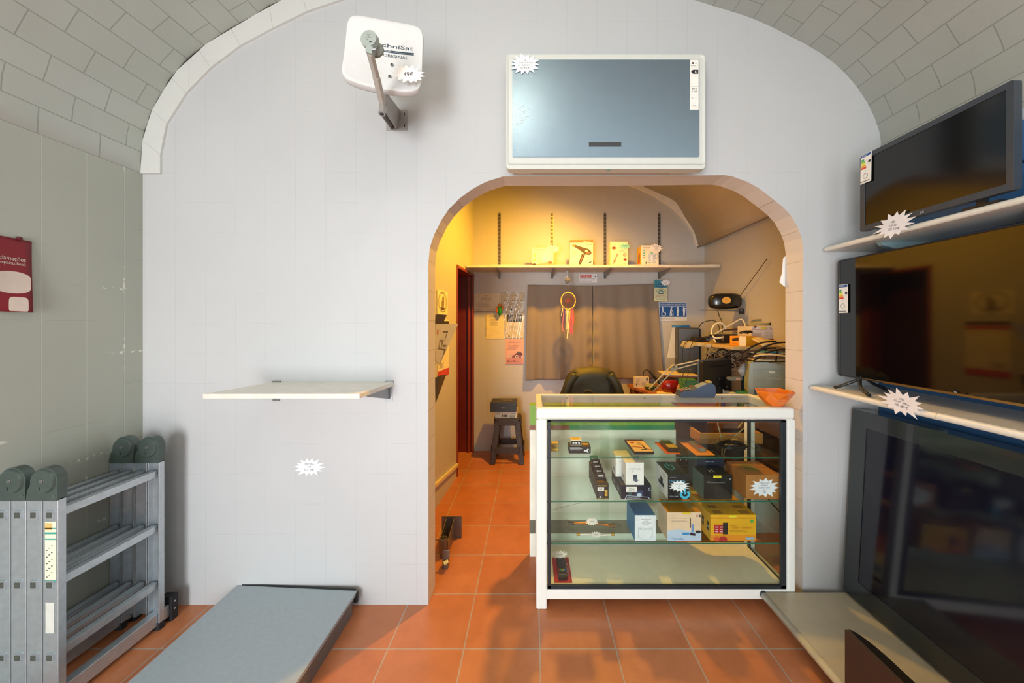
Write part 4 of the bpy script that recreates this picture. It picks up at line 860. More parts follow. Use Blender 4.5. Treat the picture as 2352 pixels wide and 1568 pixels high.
# ---- remote control pack on the case floor
t = thing('remote_pack', 'black remote control on a red card lying at the left of the case floor', 'remote control', (fx(1291, 1.93), 1.955, Z0))
b = B(); b.slabz([(-.045, -.10), (.045, -.10), (.045, .10), (-.045, .10)], 0, .0015, M('#b4202c', .4)); b.build('backing_card', t)
b = B(); b.T = Matrix.Translation((0, 0, .0018)) @ Rx(-PI/2); b.text('SUPERIOR', .031, 0, .012, M('#e6b8b4'), .10, rot=PI/2); b.build('printing', t)
b = B(); b.slabz(rrect(-.023, -.085, .023, .075, .010), .0015, .018, M('#1a1a1c', .4)); ro = b.build('remote', t, bevel=.003)
b = B()
for i in range(4):
    for j in range(10): b.box((-.015+.010*i, -.042+.011*j, .0195), (.007, .006, .003), M('#3c3c40', .5) if j != 1 else M(['#c93030','#3ca84a','#d9c02c','#2f6fc0'][i], .4))
b.build('buttons', ro)
b = B(); b.T = Matrix.Translation((0, -.065, .0184)) @ Rx(-PI/2); b.text('SUPERIOR', 0, 0, .006, M('#b8b8bc')); b.build('printing', ro)
star('price_tag', Matrix.Translation((-.004, .075, .032)) @ Rx(-.6), .095, .045, ['SÓ 10€'], 51, '#d9cfc0', parent=t, sizes=[.006])

# ---- things on the case top
b = B()
t = thing('glass_bowl', 'faceted translucent orange bowl on the right end of the case top', 'bowl', (PX(1779, 1.895), 1.895, CT+.0005))
OR = M('#f4862a', .12, 0, .05, trans=.3, coat=.5)
prof = [(.0, 0), (.040, 0), (.068, .034), (.090, .070), (.085, .0735), (.062, .038), (.034, .006), (.0, .006)]
n = 8
def bw(i, j):
    k = round(j*(len(prof)-1)); i = round(i*n) % n; a = 2*PI*(i+(.5 if k in (2, 5) else 0))/n
    r, z = prof[k]; 
    if k in (3, 4): z += .003*((i % 2)*2-1)
    return (r*math.cos(a), r*math.sin(a), z)
b.grid(bw, n, len(prof)-1, OR, True); tri = b.build('bowl', t, weld=True)
tri.modifiers.new('tri', 'TRIANGULATE')
t = thing('card_terminal', 'blue-grey card payment terminal lying on the glass top of the case', 'card reader', (PX(1598, 2.12), 2.12, CT), rz=-.05)
b = B(); TG = M('#3f4d62', .35, 0, .04)
b.prism([(-.100, .002), (-.094, .030), (-.055, .037), (-.03, .040), (.050, .076), (.072, .083), (.092, .068), (.096, .02), (.085, -.0), (-.05, .0), (-.09, .0)], lambda a, c, w: (a, -.038+w*.076, c+.0), 1, TG); b.build('body', t, bevel=.005, seg=3)
b = B(); th = math.atan2(.036, .080); T_ = Matrix.Translation((-.030, 0, .0415)) @ Ry(-th); b.T = T_
b.span((.030, -.030, -.002), (.088, .030, .0012), M('#8d98a0', .2)); b.build('screen', t)
b = B()
for i in range(4):
    for j in range(4): b.box((-.087+.0145*i, -.024+.016*j, .038+.0028*i), (.010, .011, .005), M('#8a8468', .5) if i else M(['#c9302c','#d9c02c','#3ca84a','#8a8468'][j], .4))
b.build('keypad', t, bevel=.001)
b = B(); b.span((.062, -.02, .078), (.082, .02, .088), M('#b8ac6c', .5)); b.build('paper_cover', t)
# small white panel behind the case, with a green and brown top
t = thing('foam_panel', 'tall cracked white panel standing close behind the display case', 'panel', (.425, 2.262, 0))
FM = M('#eff1e4', .6, 0, .06, .25, 12)
b = B(); b.span((-.44, -.02, .22), (.44, .02, .762), FM); b.span((-.44, -.02, .0), (.44, .02, .14), FM); b.build('board', t, bevel=.004)
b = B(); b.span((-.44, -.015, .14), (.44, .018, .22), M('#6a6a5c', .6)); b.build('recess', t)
b = B(); rd = random.Random(8)
p0 = Vector((-.40, -.0206, .26))
for k in range(14):
    p1 = p0+Vector((.020, 0, rd.uniform(-.002, .013))); b.bar(p0, p1, .0006, .0014, M('#6a6458')); p0 = p1
for k in range(26): b.box((-.37+.006*k, -.0204, .735-.0012*k), (.003, .0008, .0022), WHITE); 
for k in range(20): b.box((-.37+.006*k, -.0204, .62), (.003, .0008, .0022), WHITE)
b.build('crack', t)
t = thing('green_case', 'green board with a brown end lying on top of the white panel', 'board', (.425, 2.262, .762))
b = B(); b.span((-.44, -.02, .0), (-.20, .06, .03), M('#8a5a44', .5)); b.build('end_block', t)
b = B(); b.span((-.20, -.02, .0), (.43, .06, .03), M('#2f8a5c', .4)); b.span((-.44, -.022, .030), (.43, .06, .148), M('#7aa83c', .45)); b.build('board', t)
# ================================================================== THE BACK ROOM
WLS = 1.987
t = thing('wall_shelf', 'long white shelf on slotted uprights across the wall of the back room', 'shelf', (.6, YE, 1.963))
b = B()
def shz(x, y): return .012*0
sh0, sh1 = -.655-.6, 1.872-.6
b.hexa([(sh0, -.38, 0), (sh1, -.38, 0), (1.888-.6, -.012, 0), (-.642-.6, -.012, 0), (sh0, -.38, .024), (sh1, -.38, .024), (1.888-.6, -.012, .024), (-.642-.6, -.012, .024)], M('#d8d2c4', .5, 0, .08, .2)); b.build('board', t, bevel=.003)
b = B(); rd = random.Random(4)
b.grid(lambda u, v: (sh0+(sh1-sh0)*u, -.3815-.0015*math.sin(u*60), -.002-.003*math.sin(u*23+1)*v+.027*v), 120, 2, M('#ddd6c6', .6, 0, .1)); b.build('edge_paper', t, solid=.001)
for px_ in (1147, 1268, 1390, 1515):
    x = PX(px_, 4.09)-.6
    b = B(); z0, z1 = PZ(640, 4.1)-1.963, PZ(490, 4.1)-1.963
    b.span((x-.013, -.012, z0), (x-.010, 0, z1), STEEL); b.span((x+.010, -.012, z0), (x+.013, 0, z1), STEEL); b.span((x-.013, -.003, z0), (x+.013, -.0005, z1), M('#6f6a62', .5, .5))
    k = z0+.02
    while k < z1-.02:
        for s_ in (-1, 1): b.span((x+s_*.005-.002, -.0045, k), (x+s_*.005+.002, -.003, k+.022), BLACK)
        b.span((x-.012, -.006, k+.030), (x+.012, -.0045, k+.036), M('#a09a90', .4, .6)); k += .042
    b.build('upright', t)
    b = B(); b.hexa([(x-.006, -.34, -.014), (x+.006, -.34, -.014), (x+.006, -.012, -.062), (x-.006, -.012, -.062), (x-.006, -.35, -.001), (x+.006, -.35, -.001), (x+.006, -.012, -.001), (x-.006, -.012, -.001)], M('#8f8a84', .45, .4)); b.build('bracket', t)
S38 = 3.80
def bx(px, y=S38): return PX(px, y)
Z = 1.9875
r = carton('kitchen_box', 'cream box lettered TEFAL with a kitchen appliance picture and a star', 'box', bx(1221), bx(1271), S38, .16, Z, .185, '#e8dfc2', [('t',.30,.88,'TEFAL',.075,'#c03a2a',.52),('l',.06,.76,.5,.012,.04,2,'#b5a58a'),('e',.14,.58,.08,.10,'#e8b878'),('e',.14,.32,.08,.10,'#e8b878'),('e',.72,.48,.20,.28,'#efe3da'),('r',.30,.25,.42,.62,'#e6d0c0'),('e',.36,.24,.12,.08,'#dcc0a8'),('p',[(0,0),(1,0),(1,.16),(.78,.24),(.5,.14),(.2,.10),(0,.22)],'#d98c74'),('p',[(0,.08),(.16,.14),(.2,.06),(0,.02)],'#2a2420'),('e',.85,.18,.10,.08,'#e05a48'),('o',.76,.5,.07,.16,'#b89a90',.02)])
star('price_tag', Matrix.Translation((.104, -.083, .170)), .150, .105, ['VARINHA', 'TEFAL', 'SÓ 35€'], 61, '#f2ecd8', parent=r, sizes=[.009,.009,.009])
r = carton('hairdryer_box', 'tall cream and orange box with a black hair dryer picture', 'box', bx(1309), bx(1362), S38, .09, Z, .262, '#ebe2c8', [('r',0,.90,1,1,'#d85a28'),('t',.72,.935,'ufesa',.055,'#f4ece0',.36),('r',.70,.82,.96,.85,'#c87a50'),('p',[(.06,.76),(.14,.86),(.30,.80),(.62,.70),(.80,.66),(.92,.56),(.94,.48),(.86,.42),(.66,.44),(.52,.54),(.30,.68),(.12,.76)],'#4a3626'),('p',[(.06,.76),(.14,.86),(.25,.815),(.19,.735)],'#a8785c'),('e',.72,.58,.07,.045,'#d0c4b4'),('p',[(.52,.48),(.66,.45),(.56,.24),(.46,.02),(.34,.0),(.42,.22)],'#3c2c20'),('p',[(.56,.46),(.60,.45),(.47,.12),(.44,.12)],'#8a6a50'),('e',.80,.50,.10,.045,'#7a5a44'),('r',.76,.07,.96,.20,'#f4f0e4'),('p',[(.78,.12),(.92,.18),(.94,.15),(.86,.09)],'#3c2c20')])
star('price_tag', Matrix.Translation((-.075, -.048, .130)), .115, .082, ['SECADOR', 'SÓ 25€'], 63, '#8fd6c4', parent=r, sizes=[.008,.008])
r = carton('iron_box', 'cream box with pink styling tool pictures and a mint star', 'box', bx(1402), bx(1442), S38, .10, Z, .245, '#ecdfbc', [('e',.20,.74,.13,.07,'#d07a5c'),('e',.21,.745,.06,.035,'#6a2418'),('p',[(.14,.06),(.20,.08),(.46,.50),(.40,.54),(.22,.24)],'#e08a70'),('o',.24,.20,.07,.05,'#d8705a',.03),('e',.82,.46,.10,.075,'#e8b49c'),('o',.82,.46,.10,.075,'#cf8a74',.02),('e',.84,.26,.10,.055,'#c8604a'),('e',.84,.26,.04,.025,'#6a2418'),('t',.84,.08,'5in1',.03,'#cf8a74',.16),('l',.06,.90,.3,.010,.03,2,'#cdbf9c'),('l',.5,.63,.85,.010,.03,2,'#d8c8a8')])
star('price_tag', Matrix.Translation((.058, -.053, .200)), .125, .070, ['MODELADOR', 'SÓ 20€'], 65, '#93d8c6', parent=r, sizes=[.007,.007])
r = carton('blender_box', 'white and yellow box lettered TAURUS with a juicer picture', 'box', bx(1473, 3.80), bx(1513), S38, .15, Z, .208, '#e6e0d2', [('t',.28,.90,'TAURUS',.055,'#2a2a2e',.44),('e',.16,.76,.06,.035,'#5fae98'),('e',.16,.63,.06,.035,'#5fae98'),('e',.16,.51,.06,.035,'#5fae98'),('e',.16,.40,.07,.025,'#c8404c'),('p',[(.38,.55),(.82,.55),(.76,.22),(.44,.22)],'#b8c4dc'),('o',.60,.20,.24,.06,'#8f9cc0',.03),('r',.54,.24,.66,.52,'#d8deec'),('o',.86,.46,.10,.14,'#9aa4c4',.03),('e',.58,.62,.10,.05,'#8fc4b4'),('r',.25,.10,.29,.20,'#2a2a2e'),('l',.08,.05,.6,.012,.03,1,'#a8a49c')], left=[('r',0,0,1,1,'#e0b44c'),('p',[(.2,.1),(.7,.2),(.75,.6),(.4,.75),(.25,.5)],'#d0602c'),('p',[(.45,.3),(.75,.4),(.6,.62)],'#6aa04a')])
star('price_tag', Matrix.Translation((.060, -.078, .178)), .150, .105, ['ESPREMEDOR', 'TAURUS', '1 LITRO', 'SÓ 25€'], 67, '#ebe4e0', parent=r, sizes=[.007]*4)

# security camera clamp and dream catcher
t = thing('security_camera', 'small grey clamp camera hanging under the long back shelf', 'camera', PP(1303, 640, 3.80))
b = B(); b.span((-.012, -.01, .0), (.012, .01, .086), STEEL); b.bar((0, 0, .02), (.03, 0, -.03), .014, .012, M('#6d6a66', .4)); b.build('clamp', t, bevel=.003)
b = B(); b.cyl((0, -.05, -.035), (0, .01, -.028), .020, .022, M('#4a4846', .4), 18); b.cyl((0, -.052, -.035), (0, -.05, -.035), .010, .010, BLACK, 16); b.cyl((0, -.053, -.035), (0, -.052, -.035), .004, .004, M('#c8c8c8', .2), 10); b.span((-.026, -.035, -.014), (.026, .005, -.006), M('#6d6a66', .4)); b.build('camera_head', t, bevel=.001)
t = thing('dream_catcher', 'round wicker dream catcher with pink, yellow and purple ribbons', 'dream catcher', PP(1305, 691, 3.74))
b = B(); WK = M('#d9b25a', .6, 0, .2, .3, 60)
b.tube([(.072*math.cos(a), 0, .086*math.sin(a)) for a in [2*PI*i/32 for i in range(33)]], .0065, WK, 8, 1); b.build('hoop', t, smooth=True)
b = B(); RB_ = M('#6a4a48', .8)
for k in range(14):
    a = 2*PI*k/14
    for q in (4, 5): c_ = 2*PI*(k+q)/14; b.bar((.066*math.cos(a), .001, .079*math.sin(a)), (.066*math.cos(c_), .001, .079*math.sin(c_)), .0016, .0012, RB_, up=(0, 1, 0))
b.cyl((0, -.0, 0), (0, .0015, 0), .028, .028, M('#5a3838', .8), 20); b.build('web', t)
b = B()
for (x, z) in ((-.012, -.01), (0, .006), (.010, -.004), (-.004, -.02), (.006, .018)): b.cyl((x, -.004, z), (x, .001, z), .004, .004, M('#b02438', .5), 10)
b.build('bead', t)
b = B(); b.tube([(-.018, .0, .155), (-.006, 0, .125), (0, 0, .088), (.006, 0, .125), (.014, 0, .155)], .003, M('#4a3848', .7), 6); b.build('cord', t)
for k, (x, l, c) in enumerate(((-.062,.10,'#e6d48a'),(-.050,.24,'#d86a7c'),(-.040,.21,'#4a3a6c'),(-.028,.16,'#5a4a7c'),(-.018,.20,'#ddd49a'),(-.008,.29,'#e8e0a8'),(.004,.24,'#e8d89a'),(.014,.19,'#c8a84c'),(.024,.26,'#d04a60'),(.034,.24,'#c84a78'),(.044,.27,'#d85a68'),(.052,.18,'#c04a50'))):
    z0 = -.086*math.sqrt(max(0, 1-(x/.075)**2)); b = B()
    b.grid(lambda u, v: (x+.004*(u-.5)*2+.005*math.sin(v*5+k), .001+.002*math.sin(v*7+k*2), z0-l*v), 1, 14, M(c, .7)); b.build('ribbon', t, solid=.0012)

# wall papers of the back wall
def sheet(name, label, cat, p0, p1, Y, spec, col='#ddd6c4', film=False, rz=0, group=None, th=.0012):
    x0, x1, z0, z1 = PX(p0[0], Y), PX(p1[0], Y), PZ(p1[1], Y), PZ(p0[1], Y); w, h = x1-x0, z1-z0
    t = thing(name, label, cat, (x0, Y, z0), group=group)
    b = B(); b.span((0, -th, 0), (w, 0, h), M(col, .7)); b.build('sheet', t)
    b = B(); prints(b, spec, w, h, -th); b.build('printing', t)
    if film:
        b = B(); b.grid(lambda u, v: (-.01+(w+.02)*u, -th-.004-.003*math.sin(u*17+v*9)*math.sin(v*14), -.01+(h+.02)*v), 16, 10, FILM); b.build('plastic_pocket', t, smooth=True)
    return t
YP = YE-.003
sheet('warning_sign', 'small white video surveillance notice headed ATENÇÃO under the long shelf', 'sign', (1331, 629), (1371, 649), YP, [('r',.04,.58,.68,.92,'#b8202c'),('t',.36,.75,'ATENÇÃO',.22,'#f0e8e4',.56),('e',.82,.78,.09,.12,'#d8d8da'),('r',.88,.62,.95,.76,'#2a3a48'),('t',.46,.44,'ESTE LOCAL ENCONTRA-SE',.09,'#2a3448',.86),('t',.46,.29,'VIGIADO POR UM SISTEMA',.09,'#2a3448',.86),('t',.38,.14,'DE VIDEOVIGILÂNCIA',.09,'#2a3448',.70)], '#e6e6e8')
WC = '#e8ecf2'; BLU = '#1f5a9c'
sheet('priority_sign', 'blue and white priority service notice ATENDIMENTO PRIORITÁRIO with four figures', 'sign', (1514, 694), (1578, 737), YP,
 [('r',.02,.22,.98,.97,BLU),('r',.03,.83,.97,.94,'#2a64a4'),('t',.5,.88,'ATENDIMENTO PRIORITÁRIO',.085,WC,.92),('r',.03,.79,.97,.81,WC),('l',.05,.13,.7,.015,.04,3,'#9a9ea4'),
  ('o',.16,.38,.085,.135,WC,.025,2.0,2*PI+.6),('e',.12,.72,.028,.042,WC),('p',[(.10,.68),(.14,.68),(.155,.50),(.21,.48),(.235,.34),(.215,.33),(.19,.44),(.12,.46)],WC),
  ('e',.44,.72,.03,.045,WC),('p',[(.41,.67),(.46,.66),(.44,.48),(.47,.38),(.46,.26),(.43,.26),(.435,.38),(.41,.44),(.40,.26),(.375,.26),(.385,.50)],WC),('p',[(.45,.60),(.50,.50),(.49,.48),(.44,.56)],WC),('p',[(.495,.50),(.505,.50),(.505,.26),(.495,.26)],WC),
  ('e',.66,.73,.03,.045,WC),('p',[(.635,.68),(.685,.68),(.715,.52),(.70,.46),(.685,.44),(.68,.26),(.64,.26),(.635,.46),(.62,.56)],WC),
  ('e',.88,.74,.03,.045,WC),('p',[(.855,.69),(.91,.69),(.93,.56),(.92,.44),(.905,.26),(.86,.26),(.855,.48),(.84,.58)],WC),('e',.93,.66,.02,.03,WC)], '#d8dade')
sheet('certificate', 'framed cream certificate at the left of the back wall', 'certificate', (1089, 674), (1151, 716), YP, [('r',.0,0,1,.03,'#8a7a60'),('t',.45,.72,'CERTIFICADO',.09,'#6a5c48',.42),('t',.45,.60,'DE FORMAÇÃO',.05,'#8a7a60',.32),('l',.08,.42,.7,.015,.06,3,'#a09078'),('l',.1,.12,.3,.012,.04,3,'#a09078'),('l',.55,.12,.9,.012,.04,2,'#a09078'),('e',.45,.88,.02,.03,'#a08a50')], '#d8ccb0')
sheet('certificate', 'second certificate with curved heading in a shiny plastic sleeve', 'certificate', (1153, 673), (1203, 716), YP, [('t',.5,.62,'Associação de Instaladores',.08,'#5a5040',.84),('t',.5,.88,'CERTIFICADO',.04,'#8a7a60',.3),('l',.15,.48,.85,.015,.07,2,'#a09078'),('l',.3,.3,.7,.015,.07,3,'#a09078'),('e',.42,.10,.07,.05,'#4a4438')], '#d6ccb8', True)
sheet('document_sheet', 'cream typed sheet pinned beneath the certificates', 'document', (1115, 720), (1158, 778), YP, [('l',.25,.93-.05*i,.75,.012,.02,1,'#8a7c68') for i in range(9)]+[('l',.02,.95-.06*i,.06,.02,.02,1,'#6a5a40') for i in range(15)], '#dccf9c')
sheet('document_sheet', 'sheet with a dark headed picture in a crinkled clear sleeve', 'document', (1161, 720), (1202, 776), YP, [('r',.06,.66,.92,.96,'#4a4a48'),('p',[(.1,.70),(.9,.80),(.9,.90),(.5,.94)],'#7a7a74'),('l',.2,.52,.8,.012,.05,4,'#a8a090'),('e',.2,.08,.04,.03,'#4a4438')], '#d8d0b8', True)
sheet('recycling_poster', 'pink poster with batteries picture beside the left curtain', 'poster', (1161, 778), (1203, 836), YP, [('t',.42,.92,'As pilhas e',.035,'#7a3a40',.5),('t',.5,.86,'baterias usadas',.035,'#7a3a40',.66),('t',.40,.80,'não devem',.035,'#7a3a40',.46),('t',.46,.74,'ser colocadas',.035,'#7a3a40',.6),('t',.42,.68,'no lixo comum.',.035,'#7a3a40',.56),('l',.1,.61,.8,.008,.025,3,'#b88a88'),('r',.05,0,.95,.24,'#c88a84'),('p',[(.5,.40),(.8,.50),(.95,.40),(.9,.28),(.5,.28)],'#6a3038'),('e',.28,.30,.10,.06,'#c8b0a8'),('e',.46,.30,.10,.065,'#8a4a50'),('e',.62,.30,.10,.07,'#d8c4bc'),('e',.80,.31,.10,.065,'#8a5058'),('e',.92,.28,.07,.05,'#d0b8b0'),('e',.62,.30,.05,.035,'#8a5058'),('r',.62,.44,.84,.50,'#5a6870'),('e',.14,.12,.05,.035,'#8a4a50'),('e',.46,.12,.05,.035,'#8a4a50'),('l',.22,.12,.38,.01,.02,2,'#8a4a50'),('l',.54,.12,.70,.01,.02,2,'#8a4a50')], '#dcaea4')
t = thing('parrot_charm', 'little green and orange feather charm hanging in front of the certificates', 'ornament', PP(1148, 712, YE-.04))
b = B(); b.lathe([(.0, .045), (.016, .035), (.024, .0), (.020, -.035), (.004, -.065), (0, -.066)], (0, 0, 0), M('#1f8a3c', .7, 0, .3, .5, 60), 14); b.build('green_feathers', t, smooth=True)
b = B(); b.lathe([(.0, .075), (.016, .065), (.018, .045), (.0, .035)], (.0, -.004, .0), M('#d8903c', .7, 0, .2), 12); b.lathe([(0, .03), (.012, .01), (.010, -.03), (0, -.045)], (-.030, 0, .01), M('#d86a2c', .7), 8); b.lathe([(0, .05), (.012, .03), (.010, .0), (0, -.01)], (.028, 0, .01), M('#d8803c', .7), 8); b.build('orange_feathers', t, smooth=True)
b = B(); b.tube([(0, 0, .07), (.0, .02, .16)], .001, BLACK, 4, 0); b.build('thread', t)

# curtains
def curtain(name, label, TLp, TRp, BRp, BLp, Y, seed, folds):
    t = thing(name, label, 'curtain', PP((TLp[0]+TRp[0])/2, BLp[1], Y)); o = t.location
    rd = random.Random(seed); ph = [rd.uniform(0, 6) for _ in range(4)]
    def f(u, v):
        a = PP(TLp[0]+(TRp[0]-TLp[0])*u, TLp[1]+(TRp[1]-TLp[1])*u, Y); c = PP(BLp[0]+(BRp[0]-BLp[0])*u, BLp[1]+(BRp[1]-BLp[1])*u, Y)
        p = a.lerp(c, v); d = .018*(.3+.9*v)*(math.sin(u*folds+ph[0]+v*.8)+.5*math.sin(u*folds*2.3+ph[1]-v))
        d += .012*math.exp(-((u-(.97 if seed == 1 else .03))/.05)**2)*math.sin(v*38)*v
        return (p.x-o.x, -.050-d, p.z-o.z)
    b = B(); b.grid(f, 90, 60, M('#85786a', .75, 0, .05, .15, 90)); b.build('cloth', t, smooth=True, solid=.0018)
    b = B(); 
    for u in (.01, .99): q = f(u, .0); b.cyl((q[0], -.03, q[2]-.005), (q[0], -.0, q[2]-.005), .003, .003, STEEL, 8)
    b.build('hook', t)
YC = YE-.004
curtain('curtain', 'left taupe curtain panel hanging on the back wall', (1212, 655), (1359, 657), (1359, 868), (1207, 872), YC, 1, 14)
curtain('curtain', 'right taupe curtain panel hanging on the back wall', (1360, 657), (1505, 653), (1521, 868), (1362, 869), YC, 2, 12)
b = B(); b.tube([(PX(1359.5, YC), YC-.008, PZ(655, YC)), (PX(1359.5, YC), YC-.008, PZ(735, YC))], .0025, M('#7a2430', .6), 6, 0); tag(b.build('red_string'), 'thin red cord hanging between the two curtain panels', 'cord')

# hanging blister pack
t = thing('hanging_pack', 'blue and cream product pack hanging from the shelf bracket with a star', 'blister pack', (PX(1518, 3.98), 3.98, PZ(691, 3.98)))
w, h = 30/858*3.98, 48/858*3.98; b = B(); b.T = Matrix.Translation((-w/2, 0, 0)); b.span((0, 0, 0), (w, .004, h), M('#c6cba8', .5)); b.build('backing_card', t)
b = B(); b.T = Matrix.Translation((-w/2, -.0, 0)); prints(b, [('r',0,.64,1,1,'#2f7f94'),('e',.5,.74,.42,.10,'#1f5f84'),('t',.5,.74,'TechniSat',.05,'#9fc8d0',.6),('o',.5,.40,.40,.20,'#9aa884',.08,0,PI),('o',.5,.40,.22,.12,'#4a7f9c',.08,0,PI),('r',.3,.33,.7,.38,'#4a6a5c'),('t',.5,.24,'Speed Wire',.05,'#b85a48',.7),('t',.5,.08,'INTERNET',.06,'#4a8f8c',.8)], w, h); b.build('printing', t)
star('price_tag', Matrix.Translation((.045, -.012, .195)), .115, .075, ['CABO', 'SÓ 5€'], 71, '#e4e4e6', parent=t, sizes=[.007,.007])
b = B(); b.tube([(-.0, .002, h), (0, .002, h+.075)], .0015, STEEL, 5, 0); b.build('hook', t)

# things on the yellow-lit left wall
def lwall(name, label, cat, ya, yb, z0, z1, col, spec, off=.002):
    t = thing(name, label, cat, (xl(yb)+off, yb, z0), math.atan2(yb-ya, xl(yb)-xl(ya))+PI)
    return t
def LW(y, z, off=.002): return Vector((xl(y)+off, y, z))
def wy(px):  # depth on the left wall seen at pixel column px
    k = (px-1222)/858; return (-.69-3.41*.0686)/(k-.0686)
def leftsheet(name, label, cat, pa, pb, pya, pyb, col, spec):
    ya, yb = wy(pa), wy(pb); z1 = 1.4-(pya-743)/858*((ya+yb)/2); z0 = 1.4-(pyb-743)/858*((ya+yb)/2)
    p = LW(ya, z0, .003); q = LW(yb, z0, .003); w = (q-p).length; a = math.atan2(q.y-p.y, q.x-p.x)
    t = thing(name, label, cat, p, a); h = z1-z0
    b = B(); b.span((0, -.001, 0), (w, 0, h), M(col, .7)); b.build('sheet', t); b = B(); prints(b, spec, w, h, -.0012); b.build('printing', t); return t
leftsheet('picture_print', 'cream sheet with an oval figure drawing on the left passage wall', 'picture', 1003, 1027, 667, 722, '#e2d9bc', [('o',.5,.52,.40,.44,'#6a5a3c',.03),('o',.5,.52,.32,.36,'#6a5a3c',.015),('e',.55,.66,.10,.12,'#8a7a5c'),('p',[(.40,.58),(.66,.56),(.60,.28),(.40,.30)],'#8a7a5c'),('p',[(.3,.3),(.7,.28),(.6,.18),(.36,.2)],'#5a4a30')])
leftsheet('wall_calendar', 'tall calendar with a red foot hanging on the left passage wall', 'calendar', 1005, 1030, 733, 864, '#e6dcc0', [('r',0,.90,1,.97,'#2a2420'),('r',0,.82,1,.89,'#c83a28'),('r',.0,0,1,.12,'#c8321c'),('t',.5,.055,'2023',.03,'#d86a58',.5)]+[('t',.2+.2*(i%4),.55-.045*(i//4),str(i+3),.016,'#5a4a34') for i in range(24)]+[('l',.1,.24-.03*i,.5,.008,.02,1,'#8a7a60') for i in range(3)])
t = thing('leaflet_rack', 'dark wall pocket holding a leaning cream leaflet beside the arch', 'rack', LW(wy(1003), PZ(850, wy(1003)), .003), 0)
YL = wy(1003); DKB = M('#5a4a34', .6)
def lp(px, py, Y): return PP(px, py, Y)-t.location
b = B(); b.hexa([lp(1000,765,2.72),lp(1008,762,2.72),lp(1000,835,2.74),lp(998,840,2.74),lp(1000,722,2.70),lp(1026,723,2.70),lp(1018,742,2.72),lp(999,745,2.72)], DKB); b.build('upper_flap', t, solid=0)
q0, q1, q2, q3 = lp(1000,744,2.62), lp(1052,744,2.74), lp(1010,838,2.66), lp(998,832,2.62)
b = B(); b.grid(lambda u, v: tuple((q0.lerp(q1, u)).lerp(q3.lerp(q2, u), v)), 6, 6, M('#cfc5a8', .7)); lf = b.build('leaflet', t, solid=.001)
b = B(); 
def lfp(u, v): return tuple(q0.lerp(q1, u).lerp(q3.lerp(q2, u), v)+Vector((-.0, -.0009, 0)))
def lquad(u0, v0, u1, v1, c): b.add([lfp(u0,v0), lfp(u1,v0), lfp(u1,v1), lfp(u0,v1)], [(0,1,2,3)], M(c))
lquad(.38,.18,.66,.22,'#6a5c44'); lquad(.10,.15,.16,.28,'#c05a34'); lquad(.60,.24,.64,.42,'#6a5c44'); lquad(.28,.40,.55,.66,'#8a7c60'); lquad(.60,.52,.85,.58,'#8a7c60'); lquad(.05,.62,.95,.97,'#6d5c3c'); b.build('printing', lf)
b = B(); b.hexa([lp(1000,925,2.70),lp(1001,925,2.70),lp(1001,925,2.75),lp(1000,925,2.75),lp(999,868,2.70),lp(1010,862,2.70),lp(1025,860,2.76),lp(1010,864,2.78)], DKB); b.build('lower_pocket', t)

# stool with two cartons
YS = 3.66
t = thing('stool', 'dark brown woven plastic stool standing against the back wall', 'stool', (PX(1166, 3.80), 3.86, 0))
SB_ = M('#332b26', .5, 0, .35, 1.0, 60); top_w, bot_w, sh_ = .125, .172, .445
def leg(sx, sy):
    b = B(); a = Vector((sx*top_w, sy*top_w*.9, sh_-.02)); c = Vector((sx*bot_w, sy*bot_w*.9, 0)); w1, w2_ = .058, .052
    def qd(p, w): return [(p.x-(w if sx > 0 else 0), p.y-(w if sy > 0 else 0), p.z), (p.x+(w if sx < 0 else 0), p.y-(w if sy > 0 else 0), p.z), (p.x+(w if sx < 0 else 0), p.y+(w if sy < 0 else 0), p.z), (p.x-(w if sx > 0 else 0), p.y+(w if sy < 0 else 0), p.z)]
    b.hexa(qd(c, w2_)+qd(a, w1), SB_); b.build('leg', t, bevel=.004)
for sx in (-1, 1):
    for sy in (-1, 1): leg(sx, sy)
b = B(); b.slabz(rrect(-.135, -.12, .135, .12, .03), sh_-.022, sh_, SB_)
b.build('seat', t, bevel=.006)
for s_ in (1, -1):
    for z, wd, nm in ((.106, .062, 'rail'), (.378, .047, 'apron')):
        k = top_w+(bot_w-top_w)*(1-z/sh_); y = -s_*k*.9
        b = B(); b.span((-k+.035, y-.004, z), (k-.035, y+.010, z+wd), SB_); b.build(nm, t, bevel=.003)
        b = B(); b.span((-s_*k-.004, -k*.9+.035, z), (-s_*k+.010, k*.9-.035, z+wd), SB_); b.build(nm, t, bevel=.003)
carton('receiver_box', 'white carton with black print beneath the black one on the stool', 'box', PX(1137, 3.78), PX(1188, 3.78), 3.78, .20, .4455, .066, '#cfc6b0', [('t',.14,.66,'ZAP',.28,'#2a2826',.14),('r',.32,.15,.55,.5,'#4a4640'),('r',.36,.15,.38,.5,'#cfc6b0'),('r',.44,.15,.47,.5,'#cfc6b0'),('t',.82,.7,'Amiko',.18,'#5a5048',.26),('l',.66,.35,.95,.05,.12,3,'#6a6058')], top=[('r',0,0,1,1,'#c8b060')])
carton('receiver_box', 'black flat carton with faint lettering on top of the stool pile', 'box', PX(1126, 3.75), PX(1186, 3.75), 3.75, .23, .5125, .092, '#1b1a1a', [('t',.5,.45,'AMIKO',.09,'#c8b8b0',.16),('e',.80,.22,.012,.03,'#c8b8b0'),('e',.93,.8,.012,.03,'#c8b8b0')], top=[('t',.62,.62,'MARINE',.16,'#a8986c',.4),('l',.1,.4,.4,.03,.08,3,'#6a5c3c'),('p',[(.3,.7),(.9,.9),(.9,.95),(.3,.76)],'#6a5c3c')])

